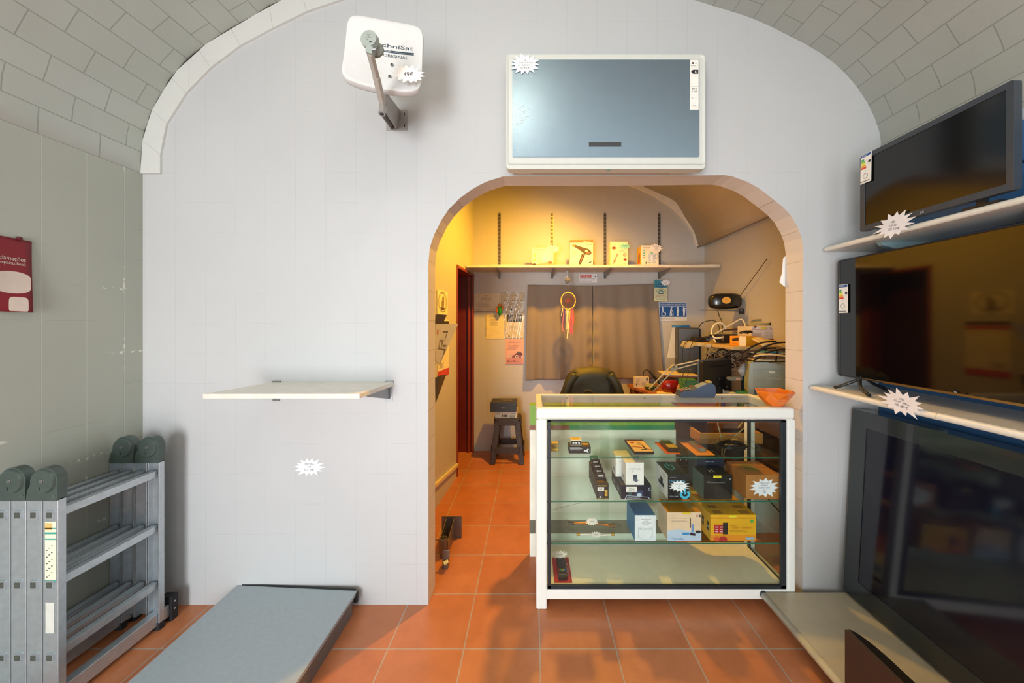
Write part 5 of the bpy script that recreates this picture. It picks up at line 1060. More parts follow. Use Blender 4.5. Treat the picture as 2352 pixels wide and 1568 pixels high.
# bracket parts on the floor behind the left jamb
t = thing('antenna_bracket', 'steel antenna wall bracket lying on the floor inside the passage', 'bracket', (-.56, 2.30, 0))
G1 = M('#7d756c', .35, .7)
b = B(); b.span((-.03, .14, 0), (.10, .145, .14), G1); b.build('wall_plate', t)
b = B(); b.hexa([(.0, -.05, .02), (.004, -.05, .02), (.004, .14, .0), (.0, .14, .0), (.0, -.05, .09), (.004, -.05, .09), (.004, .14, .13), (.0, .14, .13)], G1); b.hexa([(.05, -.05, .02), (.054, -.05, .02), (.054, .14, .0), (.05, .14, .0), (.05, -.05, .09), (.054, -.05, .09), (.054, .14, .13), (.05, .14, .13)], G1); b.build('gusset', t)
b = B(); b.cyl((.027, -.05, .0), (.027, -.05, .11), .024, .024, G1, 20); b.cyl((.027, -.05, .11), (.027, -.05, .111), .018, .018, BLACK, 16); b.build('tube', t)
t = thing('antenna_bracket', 'smaller clamp with yellow knob lying just in front of the steel bracket', 'bracket', (-.500, 2.12, 0))
b = B(); b.span((-.012, .01, 0), (.020, .05, .06), G1); b.span((-.012, .01, .06), (.03, .014, .11), G1); b.build('clamp', t, bevel=.003)
b = B(); b.cyl((.002, -.01, .045), (.024, .0, .055), .012, .009, M('#d8c468', .4), 6); b.build('knob', t)

# ---- desk and everything on it
t = thing('desk', 'cluttered brown wooden desk in the right corner of the back room', 'desk', (1.5, 3.3, 0))
WD = M('#a8622c', .4, 0, .15, .1, 8); WD2 = M('#7a4424', .5, 0, .15, .1, 8)
b = B(); b.slabz([(1.03-1.5, 3.93-3.3), (1.175-1.5, 3.15-3.3), (1.20-1.5, 2.55-3.3), (1.885-1.5, 2.55-3.3), (1.885-1.5, 4.05-3.3), (1.03-1.5, 4.05-3.3)], .722, .75, WD); b.build('desk_top', t, bevel=.003)
b = B(); b.span((1.06-1.5, .58, 0), (1.08-1.5, .74, .722), WD2); b.build('side_panel', t)
b = B(); b.span((1.26-1.5, -.73, 0), (1.30-1.5, -.70, .722), WD2); b.span((1.80-1.5, -.73, 0), (1.84-1.5, -.70, .722), WD2); b.build('leg', t)
b = B(); b.span((1.05-1.5, .70, .35), (1.885-1.5, .715, .722), WD2); b.build('back_panel', t)
t = thing('office_chair', 'office chair in front of the curtains draped with a dark jacket', 'chair', (PX(1356, 3.0), 3.05, 0))
b = B()
for k in range(5):
    a = 2*PI*k/5+.3; b.bar((0, 0, .09), (.27*math.cos(a), .27*math.sin(a), .06), .035, .025, BLACK); b.cyl((.27*math.cos(a)-.02, .27*math.sin(a), .028), (.27*math.cos(a)+.02, .27*math.sin(a), .028), .028, .028, RUB, 16)
b.build('star_base', t, bevel=.003)
b = B(); b.cyl((0, 0, .08), (0, 0, .42), .028, .022, BLACK, 16); b.build('gas_column', t)
b = B(); b.slabz(rrect(-.23, -.22, .23, .22, .08), .42, .50, M('#202020', .8)); b.build('seat', t, bevel=.02, seg=3)
b = B(); b.slab([(-.17, .52), (.17, .52), (.185, .9), (.16, 1.03), (-.16, 1.03), (-.185, .9)], -.19, -.13, M('#202020', .8)); b.build('backrest', t, bevel=.02, seg=3)
JK = M('#34301b', .6, 0, .12, .5, 14)
t2_ = thing('jacket', 'dark olive jacket hung over the back of the office chair', 'jacket', (PX(1353, 3.0), 3.05-.16, .60))
def jf(u, v):
    a = 2*PI*u; hz = v   # v 0 top .. 1 hem
    wx = .160+.135*min(1, hz*1.25)**.8+.015*math.sin(a*3+hz*7)*hz; dy = .050+.035*hz
    s_ = abs(math.cos(a))**(.55)*(1 if math.cos(a) > 0 else -1); c_ = abs(math.sin(a))**.8*(1 if math.sin(a) > 0 else -1)
    k = math.sin(min(1, .04+hz*7)*PI/2)
    rip = .007*math.sin(a*9+hz*3)*hz+.006*math.sin(hz*15+a*4)
    return (s_*wx*(.75+.25*k), c_*(dy*k+rip), .455-.45*hz+.012*(1-abs(s_))*(1-hz))
b = B(); b.grid(jf, 72, 30, JK, True); b.add([jf(i/72, 0) for i in range(72)], [tuple(range(72))], JK); b.build('jacket_body', t2_, smooth=True, weld=True)
for s_ in (-1, 1):
    b = B(); b.tube([(s_*.13, -.045, .41), (s_*.18, -.060, .34), (s_*.225, -.065, .20), (s_*.24, -.06, .04)], .034, JK, 12); b.build('sleeve', t2_, smooth=True)
b = B(); b.tube([(-.02, -.086, .30), (.0, -.097, .18), (.02, -.098, .03)], .006, M('#1c1a12', .7), 6); b.tube([(-.10, -.075, .25), (-.03, -.088, .30), (.05, -.09, .22), (.11, -.085, .12)], .009, JK, 8); b.tube([(.13, -.07, .38), (.15, -.086, .2), (.16, -.088, .03)], .006, M('#1c1a12', .7), 6); b.build('fold', t2_, smooth=True)

# radio on its bracket
YR = 3.36
t = thing('radio_shelf', 'black metal bracket plate on the right wall holding the radio', 'bracket', (PX(1660, YR), YR, PZ(711, YR)))
b = B(); b.hexa([(-.17, .10, -.003), (.12, -.10, -.016), (.135, -.02, -.016), (-.12, .14, -.003), (-.17, .10, .003), (.12, -.10, -.002), (.135, -.02, -.002), (-.12, .14, .003)], BLACK); b.build('plate', t)
b = B(); b.span((.10, -.09, -.04), (.145, -.08, .004), BLACK); b.build('arm', t)
t = thing('radio', 'round-shouldered black radio with a yellow oval sticker and long aerial', 'radio', (PX(1667, YR), YR+.02, PZ(711, YR)+.004), rz=-.25)
b = B()
def rf(u, v):
    a = 2*PI*u; p = PI*(v-.5); n_ = .5
    f_ = lambda x, e_: abs(x)**e_*(1 if x > 0 else -1)
    return (.140*f_(math.cos(p), .5)*f_(math.cos(a), .7), .065*f_(math.cos(p), .5)*f_(math.sin(a), .7), .072+.072*f_(math.sin(p), .7))
b.grid(rf, 40, 20, M('#1a1b1c', .22, 0, .05, coat=.3), True); b.build('radio_body', t, smooth=True)
b = B(); b.T = Matrix.Translation((0, -.0672, .078)) @ Rx(-.05); b.ell(0, 0, .036, .030, M('#d8a43c', .5)); b.text('RADIO', 0, .010, .007, INK, None, -.0005); b.text('cassete', 0, -.006, .007, INK, None, -.0005); b.build('sticker', t)['label'] = 'yellow oval sticker'
b = B(); b.cyl((.11, 0, .10), (.13, 0, .12), .007, .005, BLACK, 10); q_ = PP(1762, 594, 2.96)-t.location; q_ = Rz(.25) @ q_; b.tube([(.12, 0, .11), tuple(q_)], .0028, M('#4a4038', .35, .6), 8, 0); b.build('aerial', t)

# pc tower, white board, papers
carton('book_pile', 'low pile of dark cartons on the desk carrying the computer tower', 'box', PX(1545, 3.6), PX(1612, 3.6), 3.55, .30, .7505, .140, '#5a5652', [('r',0,.55,1,.62,'#c9c4b8'),('r',0,.2,.8,.3,'#3a6a5c')], rough=.7)
t = thing('computer_tower', 'dark grey computer tower standing at the left of the desk shelf', 'computer', (PX(1592, 3.66), 3.74, .9195))
b = B(); b.T = Rz(-.25); b.span((-.125, -.13, 0), (.075, .13, .440), M('#3a3d42', .4)); b.build('case', t, bevel=.012, seg=3)
b = B(); b.T = Rz(-.25); b.span((.0755, -.13, .01), (.085, .13, .43), BLACK); b.span((.085, .0, .22), (.10, .06, .38), BLACK); b.span((-.03, -.1312, .035), (-.015, -.130, .041), M('#c8ccd0')); b.span((-.11, -.1305, .065), (.06, -.130, .067), BLACK); b.build('front_bezel', t)
b = B(); b.hexa([tuple(PP(*p)) for p in ((1532, 822, 3.96), (1562, 822, 3.96), (1562, 822, 3.975), (1532, 822, 3.975), (1545, 748, 4.06), (1566, 748, 4.06), (1566, 748, 4.075), (1545, 748, 4.075))], M('#d0d4de', .6)); tag(b.build('white_panel'), 'white panel leaning on the wall left of the computer tower', 'board')
b = B(); b.hexa([tuple(PP(*p)) for p in ((1543, 752, 3.78), (1588, 752, 3.66), (1588, 752, 3.68), (1543, 752, 3.80), (1543, 747, 3.78), (1582, 746, 3.66), (1582, 746, 3.68), (1543, 747, 3.80))], M('#2f6fa8', .5)); tag(b.build('blue_strip'), 'blue strip lying over the white panel and the computer tower', 'strip')
for k, (lab, c) in enumerate((('cream paper sheaf sticking out under the computer tower', '#d8c8b4'), ('thin lilac folder beneath the cream paper sheaf', '#9a94a8'), ('orange card tucked under the paper sheaf', '#c8742c'))):
    x0 = PX(1524+k*3, 3.55)
    b = B(); z = .911-.009*k; b.hexa([(x0, 3.56, z), (x0+.30, 3.46, z), (x0+.34, 3.82, z), (x0+.04, 3.84, z), (x0, 3.56, z+.007), (x0+.30, 3.46, z+.007), (x0+.34, 3.82, z+.007), (x0+.04, 3.84, z+.007)], M(c, .7)); tag(b.build('paper_sheaf'), lab, 'paper')

# shelf over the desk
SD = 1.235
t = thing('desk_shelf', 'sagging paper-covered shelf above the desk full of electronics', 'shelf', (1.66, 2.9, SD))
b = B(); b.hexa([(1.44-1.66, 3.52-2.9, -.022), (1.43-1.66, 2.66-2.9, -.022), (1.885-1.66, 2.66-2.9, -.022), (1.885-1.66, 3.60-2.9, -.022), (1.44-1.66, 3.52-2.9, 0), (1.43-1.66, 2.66-2.9, 0), (1.885-1.66, 2.66-2.9, 0), (1.885-1.66, 3.60-2.9, 0)], M('#b89c6c', .6, 0, .15)); b.build('board', t, bevel=.004)
b = B(); b.grid(lambda u, v: (1.425-1.66+.012*math.sin(u*19)-.03*v*(1-u), 3.53-2.9-.55*u, .002-(.030+.035*max(0, math.sin(u*5.0+.6)))*v), 40, 4, M('#a09a90', .7)); b.build('paper_lining', t, smooth=True, solid=.001)
b = B(); b.span((1.80-1.66, 3.50-2.9, -.485), (1.83-1.66, 3.53-2.9, -.022), STEEL); b.span((1.80-1.66, 2.50-2.9+.15, -.485), (1.83-1.66, 2.53-2.9+.15, -.022), STEEL); b.build('support', t)

def cable(label, pts, r, col, name='cable', group=None):
    b = B(); b.tube([Vector(p) for p in pts], r, M(col, .45), 7, 4); return tag(b.build(name, smooth=True), label, 'cable', group)
cable('thick white cable looping high over the desk shelf', [PP(1645,786,3.2), PP(1640,770,3.25), PP(1680,745,3.3), PP(1703,733,3.3), PP(1712,750,3.25), PP(1706,765,3.2)], .0075, '#ddd8c8')
cable('smaller cream cable ring standing on the desk shelf', [PP(1662,774,3.05), PP(1642,776,3.05), PP(1634,762,3.1), PP(1642,745,3.1), PP(1658,742,3.1), PP(1668,756,3.1)], .0075, '#d8ceb0')
cable('black cable arching from the tower to the shelf', [PP(1605,752,3.5), PP(1615,740,3.45), PP(1640,736,3.4), PP(1652,752,3.35), PP(1654,780,3.3)], .004, '#1b1a1a')
cable('black radio lead hanging down to the desk shelf', [PP(1649,714,3.38), PP(1652,725,3.36), PP(1659,742,3.3), PP(1658,778,3.25)], .004, '#1b1a1a')
cable('thin black wire looping from the shelf to the desk', [PP(1598,775,3.2), PP(1572,790,3.15), PP(1568,820,3.15), PP(1572,845,3.1), PP(1566,872,3.05), PP(1570,886,3.0)], .003, '#231c18')
cable('second thin wire crossing in front of the tower', [PP(1612,776,3.15), PP(1592,785,3.1), PP(1584,810,3.1), PP(1582,850,3.05), PP(1575,880,3.0)], .0025, '#2c2018')
t = thing('cable_tangle', 'tangle of cream and black cables stuffed beneath the desk shelf', 'cables', (1.66, 3.22, 1.05)); t['kind'] = 'stuff'
rd = random.Random(11)
for nm, c, cnt in (('cream_cables', '#b8a888', 26), ('black_cables', '#1f1c1a', 14)):
    b = B()
    for k in range(cnt):
        cx_, cz_, cy_ = rd.uniform(-.10, .12), rd.uniform(-.01, .10), rd.uniform(-.14, .14); r0 = rd.uniform(.03, .07); a0 = rd.uniform(0, 6)
        b.tube([(cx_+r0*math.cos(a0+j*.9)*(1+.2*rd.random()), cy_+.04*rd.uniform(-1, 1), cz_+r0*.8*math.sin(a0+j*.9)) for j in range(7)], .0035, M(c, .6), 5, 3)
    b.build(nm, t, smooth=True)['kind'] = 'stuff'
# electronics on the shelf
ZS = SD+.0012
r = carton('power_adapter', 'small black power brick at the left end of the desk shelf', 'adapter', PX(1597, 3.35), PX(1630, 3.35), 3.35, .10, ZS+.001, .040, '#1b1c1e', [('r',.02,.4,.06,.6,'#c8ccd0')], bevel=.006)
r = carton('set_top_box', 'black electronics box with open top behind the yellow carton', 'device', PX(1660, 3.15), PX(1702, 3.15), 3.15, .16, ZS, .072, '#1a1916', [('r',0,.0,.02,1,'#c8b898')], top=[('r',.05,.1,.95,.9,'#3a281c')])
b = B(); b.hexa([tuple(PP(*p)) for p in ((1661, 760, 3.30), (1706, 757, 3.28), (1706, 757, 3.38), (1661, 760, 3.40), (1661, 757, 3.30), (1706, 752, 3.28), (1706, 752, 3.38), (1661, 757, 3.40))], M('#5a3420', .6)); tag(b.build('circuit_board'), 'brown circuit board lying across the black electronics box', 'circuit board')
t = thing('connector_block', 'small pile of black connector parts at the shelf edge', 'device', (PX(1645, 3.1), 3.12, ZS))
b = B(); rd = random.Random(6)
for k in range(12): b.box((rd.uniform(-.05, .05), rd.uniform(-.05, .05), .012+.018*rd.randint(0, 3)), (.03, .035, .018), M('#262220', .5), Rz(rd.uniform(-.4, .4)))
b.build('block', t)
r = carton('open_box', 'open yellow and cream carton spilling cable on the desk shelf', 'box', PX(1700, 2.72), PX(1737, 2.72), 2.72, .13, ZS, .072, '#dd9c14', [], left=[('r',0,0,1,1,'#d8881c'),('r',.6,0,1,1,'#d8cdb0'),('p',[(.15,.45),(.55,.55),(.55,.85),(.15,.75)],'#2a2420'),('t',.3,.2,'TechniSat',.1,'#8a4a14')], rz=.42)
t = thing('coiled_lead', 'black lead bundled in loops on top of the yellow carton', 'cable', (PX(1722, 2.75), 2.80, ZS+.078))
b = B()
for k in range(5): b.tube([(.030*math.cos(a)+.008*k-.015, .02*math.sin(a), .010+.014*abs(math.sin(a+k))+.002*k) for a in [2*PI*i/9 for i in range(10)]], .004, BLACK, 6, 3)
b.build('loops', t, smooth=True)
r = carton('router_box', 'large white carton with red line and black lettering high on the right', 'box', PX(1726, 2.95), PX(1788, 2.95), 2.95, .20, SD+.045, .098, '#ddd6d2', [('t',.68,.84,'PICTIPNE',.11,'#3a3a40',.28),('r',.34,.80,.54,.93,'#d8cc3c'),('r',0,.72,1,.745,'#b83a44'),('l',.50,.60,.95,.02,.07,7,'#a8a4a8'),('l',.05,.84,.18,.03,.07,1,'#8a5a4c'),('r',.0,.05,.35,.5,'#c8bcb8'),('r',.5,.0,.51,.72,'#c0b8b4'),('e',.14,.96,.05,.08,'#4a2a24')])
b = B(); b.span((PX(1726,2.95)-.01, 2.93, SD+.004), (PX(1802,2.95), 3.17, SD+.043), M('#7c1f24', .5)); tag(b.build('folder_pile', bevel=.003), 'dark red folder stack beneath the large white carton', 'folder')
carton('router_box', 'cream carton right of the large white carton beside the arch edge', 'box', PX(1790, 2.95), PX(1790, 2.95)+.10, 2.99, .17, SD+.045, .108, '#d4cdb0', [('r',0,.60,1,.68,'#b8b090')])
t = thing('wire_coil', 'grey-green coil of wire lying on the large white carton', 'cable', (PX(1757, 3.0), 3.03, SD+.145))
b = B()
for k in range(6): b.tube([(.085*math.cos(a), .06*math.sin(a), .006+.003*k+.018*(1+math.sin(a+.1*k))) for a in [2*PI*i/16 for i in range(17)]], .0028, M('#8f8a68', .5), 6, 2)
b.build('coil', t, smooth=True)
t = thing('black_lead', 'black kinked lead on the cartons at the far right of the shelf', 'cable', (PX(1790, 2.96), 2.96, SD+.155))
b = B(); b.tube([(-.075, 0, .0), (-.05, .02, .03), (-.02, 0, .062), (.03, .02, .045), (.07, 0, .012), (.03, .04, .035), (-.03, .02, .06)], .0045, BLACK, 7, 4); b.build('lead', t, smooth=True)
# letter trays, papers and blue folders at the right
t = thing('letter_tray', 'black curved wire letter tray holding papers at the right end of the shelf', 'tray', (PX(1775, 2.42), 2.42, 1.152))
b = B()
for yy in (0, .12):
    for z0_ in (0, .045): b.tube([(-.13, yy, z0_+.004), (-.10, yy, z0_+.022), (-.05, yy, z0_+.052), (.0, yy, z0_+.072), (.05, yy, z0_+.080), (.10, yy, z0_+.082)], .0055, BLACK, 8, 3)
    b.bar((-.12, yy, .002), (.10, yy, .002), .010, .006, BLACK); b.bar((-.10, yy, .046), (.10, yy, .046), .008, .005, BLACK); b.bar((.02, yy, 0), (.03, yy, .078), .007, .006, BLACK)
b.bar((-.12, 0, .004), (-.12, .12, .004), .008, .006, BLACK); b.build('frame', t, smooth=False)
for k, (lab, a, c, z, col) in enumerate((('cream papers lying in the black letter tray', -.10, .10, .009, '#d8cdb4'), ('pale blue folder under the papers in the letter tray', -.08, .11, .052, '#8fa4b8'), ('bright blue plastic wallet on the tray papers', -.02, .07, .060, '#2f8fb0'))):
    b = B(); x_ = PX(1775, 2.42); b.span((x_+a, 2.435, 1.150+z), (x_+c, 2.53, 1.150+z+.005), M(col, .6)); tag(b.build('paper_pile', bevel=.001), lab, 'paper')
b = B(); b.grid(lambda u, v: (PX(1692, 2.55)+.26*u+.03*v, 2.36+.04*v, 1.190+.012*math.sin(u*4)+.006*v), 12, 6, M('#cfc4b8', .7)); tag(b.build('loose_paper', smooth=True, solid=.003), 'curled cream papers drooping just above the printer', 'paper')
b = B(); b.grid(lambda u, v: (PX(1740, 2.62)+.17*u, 2.56+.14*v, ZS+.010+.045*v+.012*math.sin(u*5)), 12, 6, M('#c9b48c', .7)); tag(b.build('loose_paper', smooth=True, solid=.004), 'tan papers heaped between the yellow carton and the tray', 'paper')

# monitor seen from behind, with its arm
t = thing('monitor', 'black computer monitor seen from behind on a swivel arm', 'monitor', (PX(1645, 2.85), 2.85, .835), rz=.42)
b = B(); b.slab(rrect(-.155, 0, .155, .285, .012), -.012, .018, M('#2a2623', .4)); b.build('back_shell', t, bevel=.008, seg=3)
b = B(); b.slab(rrect(-.162, -.006, .162, .290, .012), .018, .028, M('#4f6274', .35)); b.build('front_bezel', t, bevel=.003)
b = B(); b.slab(rrect(-.080, .235, .075, .250, .006), -.0145, -.012, M('#171514', .5)); b.build('vent', t)
b = B(); b.span((.010, -.020, .07), (.070, -.012, .16), BLACK)
for a in (.7, 2.44, 3.84, 5.58): b.bar((.04, -.026, .115), (.04+.055*math.cos(a), -.026, .115+.055*math.sin(a)), .010, .006, BLACK, up=(0, 1, 0)); b.cyl((.04+.05*math.cos(a), -.030, .115+.05*math.sin(a)), (.04+.05*math.cos(a), -.028, .115+.05*math.sin(a)), .004, .004, M('#c8ccd0', .3, .6), 8)
b.build('mount_plate', t)
TA = Rz(-.42) @ Matrix.Translation(-t.location) @ Matrix.Translation((PX(1690, 2.80), 2.80, .98)); ma = t
b = B(TA); b.slab(rrect(-.065, -.005, .045, .022, .012), -.012, .012, M('#9aa0a4', .3, .6)); b.build('swivel_arm', ma, bevel=.004)['label'] = 'silver arm'
b = B(TA); b.slab(rrect(-.005, .001, .028, .014, .006), -.0135, -.012, M('#d8a890', .4)); b.build('arm_label', ma)
b = B(TA); b.span((.046, -.010, -.229), (.056, .012, .075), M('#20303c', .4)); b.bar((.05, 0, .06), (.09, 0, .045), .008, .008, BLACK); b.bar((.05, 0, -.04), (.09, 0, -.05), .008, .008, BLACK); b.build('post', ma)
# screwdriver with blue handle
b = B(); p_ = Vector((PX(1661, 2.72), 2.72, .752))
b.cyl(p_, p_+Vector((0, 0, .075)), .013, .013, M('#1c3fa8', .3), 12); b.cyl(p_+Vector((0, 0, .075)), p_+Vector((0, 0, .10)), .012, .006, M('#9aa0a4', .3, .6), 12); b.cyl(p_+Vector((0, 0, .10)), p_+Vector((0, 0, .17)), .003, .003, STEEL, 8); tag(b.build('glue_bottle'), 'small bright blue capped bottle standing below the monitor', 'bottle')

# printer
t = thing('printer', 'grey-green laser printer with a sheet tray beside the arch edge', 'printer', (1.665, 2.56, .905), rz=-.42); t.scale = (.85, .85, .85)
PG = M('#97a39c', .45, 0, .03); PB = M('#8fa3b4', .45)
b = B(); b.slab([(-.20, .02), (.17, .02), (.17, .245), (.05, .262), (-.10, .285), (-.19, .27), (-.20, .10)], -.12, .18, PG); b.build('printer_body', t, bevel=.012, seg=3)
b = B(); b.slab(rrect(-.165, .085, .085, .222, .012), -.128, -.118, M('#8d9a93', .45)); b.span((-.06, -.131, .195), (-.02, -.127, .215), M('#c8d0c8', .4)); fd = b.build('front_door', t, bevel=.003)
b = B(); b.T = Matrix.Translation((-.02, -.1285, .155)); b.text('OKI B410', 0, 0, .014, M('#b4beb6', .5)); b.build('lettering', fd)
b = B(); b.span((-.16, -.125, .020), (.06, -.115, .075), M('#3a4c5c', .5)); b.build('paper_slot', t)
b = B(); b.slab(rrect(.10, .0, .165, .235, .02), -.135, .18, PB); b.build('side_panel', t, bevel=.01, seg=3)
b = B(); b.grid(lambda u, v: (-.17+.28*u, -.10+.25*v, .272+.014*math.sin(v*3)-.012*u), 8, 8, M('#c4d0d4', .5)); b.build('output_cover', t, smooth=True, solid=.004)
b = B(); b.hexa([(-.19, -.20, -.008), (.08, -.20, -.008), (.08, -.115, .012), (-.16, -.115, .012), (-.19, -.20, -.002), (.08, -.20, -.002), (.08, -.115, .018), (-.16, -.115, .018)], PG); b.build('tray', t)
b = B(); b.grid(lambda u, v: (PX(1690, 2.40)+.24*u, 2.33+.13*v, .9135+.012*v+.006*math.sin(u*3)), 10, 6, M('#d8d2cc', .7)); tag(b.build('printed_sheet', smooth=True, solid=.001), 'white sheet lying on the printer tray', 'paper')
carton('storage_box', 'teal storage box on the desk under the printer', 'box', 1.52, 1.70, 2.56, .24, .7505, .150, '#3a8a84', [('r',.05,.1,.35,.9,'#2f7a74'),('e',.8,.7,.04,.06,'#b8c4b8')], rough=.5)
carton('storage_box', 'dark blue storage box on the desk under the printer', 'box', 1.705, 1.885, 2.56, .24, .7505, .150, '#1f3444', [], rough=.5)
carton('storage_box', 'white and yellow paper carton on end left of the teal box', 'box', PX(1678, 2.75), PX(1692, 2.75), 2.75, .10, .7505, .14, '#c8cac4', [('r',0,0,1,.12,'#c8a83c'),('l',.1,.8,.6,.03,.08,6,'#b89a6c')], rough=.6)
b = B(); rd = random.Random(9)
b.grid(lambda u, v: (PX(1712, 2.80)+.05*math.cos(2*PI*u)*(math.sin(PI*v)**.6)*(1+.2*math.sin(u*19+v*7)), 2.80+.04*math.sin(2*PI*u)*math.sin(PI*v), .97+.02+.11*v+.008*math.sin(u*23)), 24, 12, M('#a8b0b4', .35, 0, .2), True); tag(b.build('plastic_bag', smooth=True), 'crumpled grey plastic bag wedged left of the printer', 'bag')

# clutter at the left of the desk
r = carton('electric_box', 'small white printed card box standing at the desk corner', 'box', PX(1457, 3.78), PX(1491, 3.78), 3.78, .04, .7505, .110, '#d8cfc0', [('l',.1,.85,.4,.03,.09,7,'#8a8078'),('r',.8,.65,.9,.95,'#3a3434'),('e',.15,.3,.05,.10,'#6a6058'),('l',.5,.45,.9,.03,.08,4,'#a09890')])
t = thing('desk_lamp', 'jointed desk lamp with two pale parallel arms leaning over the desk', 'lamp', (PX(1496, 3.1), 3.1, .75))
def dl(px, py, y): return PP(px, py, y)-t.location
LP_ = M('#c8bc98', .4, 0, .05)
b = B(); b.cyl((0, 0, .0005), (0, 0, .02), .035, .030, M('#5a3a2c', .5), 20); b.cyl((0, 0, .02), (0, 0, .05), .012, .012, BLACK, 12); b.build('base', t)
for a, c in (((1491, 893, 3.08), (1536, 846, 3.05)), ((1499, 900, 3.08), (1545, 852, 3.05)), ((1546, 840, 3.05), (1606, 827, 3.0)), ((1551, 848, 3.05), (1606, 833, 3.0))):
    b = B(); b.bar(dl(*a), dl(*c), .010, .010, LP_); b.build('arm', t, bevel=.003)
b = B(); b.slab([tuple((dl(*p).x, dl(*p).z)) for p in ((1538, 845, 3.05), (1548, 836, 3.05), (1556, 842, 3.05), (1552, 850, 3.05), (1544, 853, 3.05))], -.062, -.030, M('#a8a084', .4)); b.cyl(dl(1547, 843, 2.98), dl(1547, 843, 3.0), .008, .008, BLACK, 10); b.build('joint', t, bevel=.003)
t = thing('soldering_iron', 'black soldering iron with its bent lead resting on the desk', 'soldering iron', (PX(1500, 3.86), 3.86, .75))
b = B(); b.cyl(PP(1491, 852, 3.86)-t.location, PP(1510, 875, 3.86)-t.location, .008, .014, M('#23302c', .5), 12); b.cyl(PP(1510, 875, 3.86)-t.location, PP(1516, 884, 3.86)-t.location, .012, .005, M('#2f4a3c', .5), 12); b.build('handle', t)
b = B(); b.tube([PP(*p)-t.location for p in ((1492, 853, 3.86), (1486, 849, 3.86), (1479, 853, 3.86), (1477, 868, 3.86), (1477, 886.5, 3.86))], .0045, BLACK, 7, 4); b.build('lead', t, smooth=True)
b = B(); b.grid(lambda u, v: (PX(1490, 3.72)+.055*math.cos(2*PI*u)*(.8+.35*v), 3.66+.04*math.sin(2*PI*u)*(.8+.35*v), .7515+.035*v), 20, 2, M('#3f5a24', .5), True); b.add([(PX(1490, 3.72)+.055*math.cos(2*PI*i/20)*.9, 3.66+.04*math.sin(2*PI*i/20)*.9, .762) for i in range(20)], [tuple(range(20))], M('#3f5a24', .5)); tag(b.build('green_dish', solid=.003), 'shallow green dish holding scraps on the desk', 'dish')
b = B(); b.hexa([tuple(PP(*p)) for p in ((1482, 890, 3.66), (1500, 890, 3.66), (1499, 889, 3.70), (1484, 889, 3.70), (1482, 881, 3.66), (1498, 882, 3.66), (1502, 881, 3.70), (1486, 880, 3.70))], M('#d8cc7c', .7)); tag(b.build('paper_scrap'), 'yellow paper scrap lying in the green dish', 'paper')
t = thing('red_case', 'glossy dark red rounded plastic case on the desk', 'case', (PX(1544, 3.45), 3.49, .7505)); t.scale = (1.0, .9, 1.0)
b = B(); b.grid(lambda u, v: (.085*abs(math.cos(PI*(v-.5)))**.4*math.cos(2*PI*u)*(1+.02*math.sin(8*PI*u)), .06*abs(math.cos(PI*(v-.5)))**.4*math.sin(2*PI*u), .062+.060*math.sin(PI*(v-.5))), 32, 16, M('#8c0f14', .2, 0, .05, coat=.5), True); b.build('shell', t, smooth=True)
b = B(); b.tube([(.088*math.cos(a), .063*math.sin(a), .05) for a in [2*PI*i/24 for i in range(25)]], .003, M('#5c0a10', .3), 6, 1); b.build('seam', t)
t = thing('wooden_figure', 'small turned wooden peg standing before the red case', 'ornament', (PX(1559, 3.33), 3.33, .7505))
b = B(); b.lathe([(.0, 0), (.026, 0), (.028, .03), (.018, .05), (.022, .062), (.014, .075), (.017, .09), (.008, .10), (.003, .115), (0, .118)], (0, 0, 0), M('#b88a5c', .55, 0, .1), 18); b.build('peg', t, smooth=True)
for lab, pts, col in (('orange wooden wedge lying on the desk beneath the pale lamp arms', ((1512, 897), (1550, 897), (1556, 886), (1522, 888)), '#b8702c'), ('cream printed card lying flat at the desk edge', ((1509, 905), (1545, 905), (1540, 898), (1508, 892)), '#d8c8a0'), ('second orange wooden offcut behind the card terminal', ((1562, 892), (1590, 890), (1582, 880), (1566, 882)), '#b06a2c')):
    b = B(); Ys = [min(3.50, max(2.56, .642*858/(py-743))) for _, py in pts]; v = [(PX(px, y), y) for (px, _), y in zip(pts, Ys)]
    b.slabz(v, .7503, .765, M(col, .6, 0, .1)); tag(b.build('wood_offcut' if 'wood' in lab else 'printed_card'), lab, 'wood piece' if 'wood' in lab else 'card')
carton('storage_box', 'green and orange spined box standing behind the lamp arms', 'box', PX(1572, 3.30), PX(1604, 3.30), 3.30, .14, .7505, .15, '#4a8a68', [('r',.35,.05,.75,.7,'#c8842c'),('r',.78,.05,.92,.72,'#c8ccc8')], rough=.6)
cable('red and black lead curling over the desk corner', [(PX(1466, 3.4), 3.40, .7545), (PX(1474, 3.5), 3.52, .7545), (PX(1486, 3.5), 3.50, .7545), (PX(1480, 3.4), 3.38, .7545)], .0035, '#6a1c14')

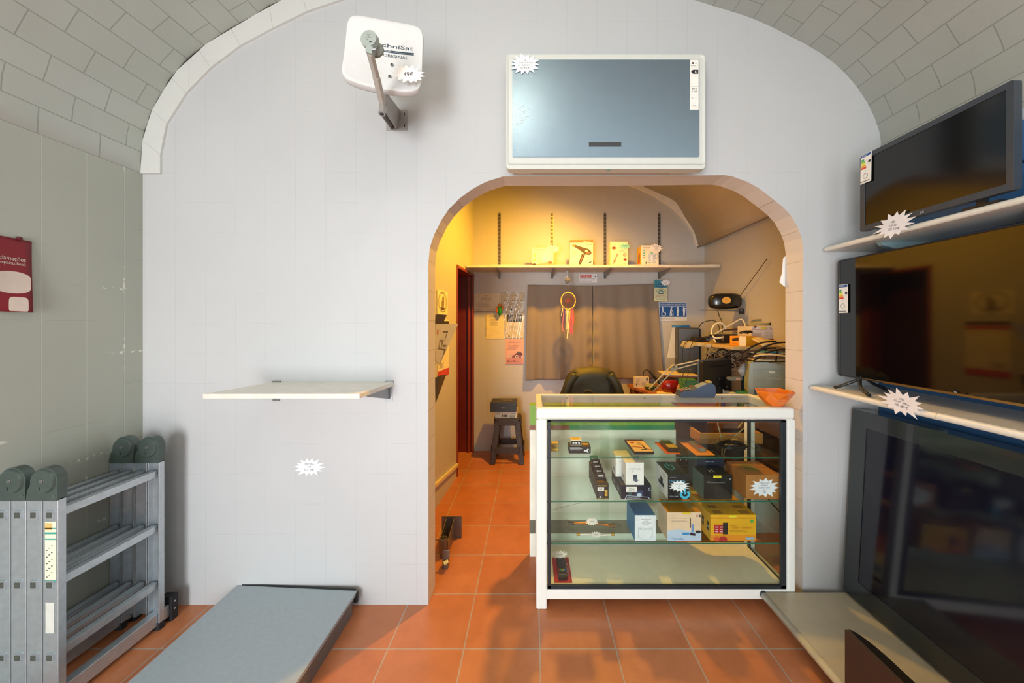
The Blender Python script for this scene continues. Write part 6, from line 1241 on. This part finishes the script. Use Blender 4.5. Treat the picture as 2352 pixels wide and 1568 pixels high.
# under the desk and behind the case
t = thing('wooden_crate', 'open pale wooden drawer box under the right side of the desk', 'crate', (1.27, 2.48, .555))
LW_ = M('#c08c48', .5, 0, .12, .1, 6)
z1_ = .145
b = B(); b.span((-.20, -.10, .08), (.20, -.085, .145), LW_); b.build('front_board', t)
b = B(); b.span((-.20, -.085, .08), (-.185, .05, .145), LW_); b.span((.185, -.085, .08), (.20, .05, .145), LW_); b.span((-.185, -.085, .08), (.185, .05, .088), LW_); b.build('tray', t)
b = B(); b.span((-.19, -.09, .0), (.20, .05, .079), M('#26303c', .6)); b.build('dark_base', t)
carton('computer_tower', 'dark computer unit standing under the desk behind the glass', 'computer', .98, 1.24, 2.50, .20, 0, .52, '#2e2b26', [('r',.3,.93,.42,.96,'#c8a83c'),('r',.0,.86,1,.87,'#4a463c'),('e',.06,.94,.015,.008,'#c8ccd0'),('e',.20,.94,.015,.008,'#c8ccd0')], rough=.5, body='case')
carton('appliance_box', 'pale white carton standing low at the right behind the case', 'box', 1.36, 1.70, 2.50, .30, 0, .40, '#b8c8c4', [('r',.3,.62,.8,.86,'#9aa890'),('l',.32,.82,.78,.02,.05,4,'#c8c49c')], rough=.6)
carton('appliance_box', 'dark brown carton on the pale one behind the case', 'box', 1.38, 1.68, 2.52, .26, .4005, .22, '#3c2822', [('r',.1,.2,.5,.7,'#4a2c24')], rough=.6)
cable('pale cable hanging behind the case near its right post', [(1.16, 2.30, .92), (1.15, 2.32, .80), (1.17, 2.30, .66), (1.165, 2.31, .40), (1.165, 2.33, .10), (1.17, 2.34, .0)], .0035, '#a8a888')
cable('green-grey cable sagging diagonally behind the case', [(1.46, 2.33, .93), (1.38, 2.33, .80), (1.27, 2.33, .70), (1.20, 2.33, .60), (1.19, 2.34, .3), (1.20, 2.36, .0035)], .0035, '#8a9078')
cable('yellow cable hooping behind the right post of the case', [(1.31, 2.36, .92), (1.34, 2.36, .86), (1.33, 2.36, .78), (1.30, 2.36, .74)], .004, '#b89a3c')
cable('dark cable trailing down behind the lower glass shelves', [(1.40, 2.33, .50), (1.42, 2.33, .38), (1.50, 2.35, .28), (1.62, 2.36, .14), (1.66, 2.36, .004)], .004, '#24342c')
# paper tissue and tape strip hanging on the right jamb
t = thing('hanging_paper', 'torn white paper sheet hanging at the inner edge of the right jamb', 'paper', PP(1807, 620, YB+.005))
b = B(); pts = [(1799, 593), (1809, 583), (1811, 655), (1806, 661), (1790, 648), (1796, 628)]
b.slab([(PX(px, YB+.005)-t.location.x, PZ(py, YB+.005)-t.location.z) for px, py in pts], 0, .0015, M('#e6e2dc', .7)); b.build('sheet', t)
b = B(); b.slab([(PX(px, YB+.004)-t.location.x, PZ(py, YB+.004)-t.location.z) for px, py in ((1806, 655), (1812, 655), (1813, 760), (1812, 834), (1805, 834), (1806, 740))], 0, .001, M('#d8d0b4', .6)); b.build('tape_strip', t)
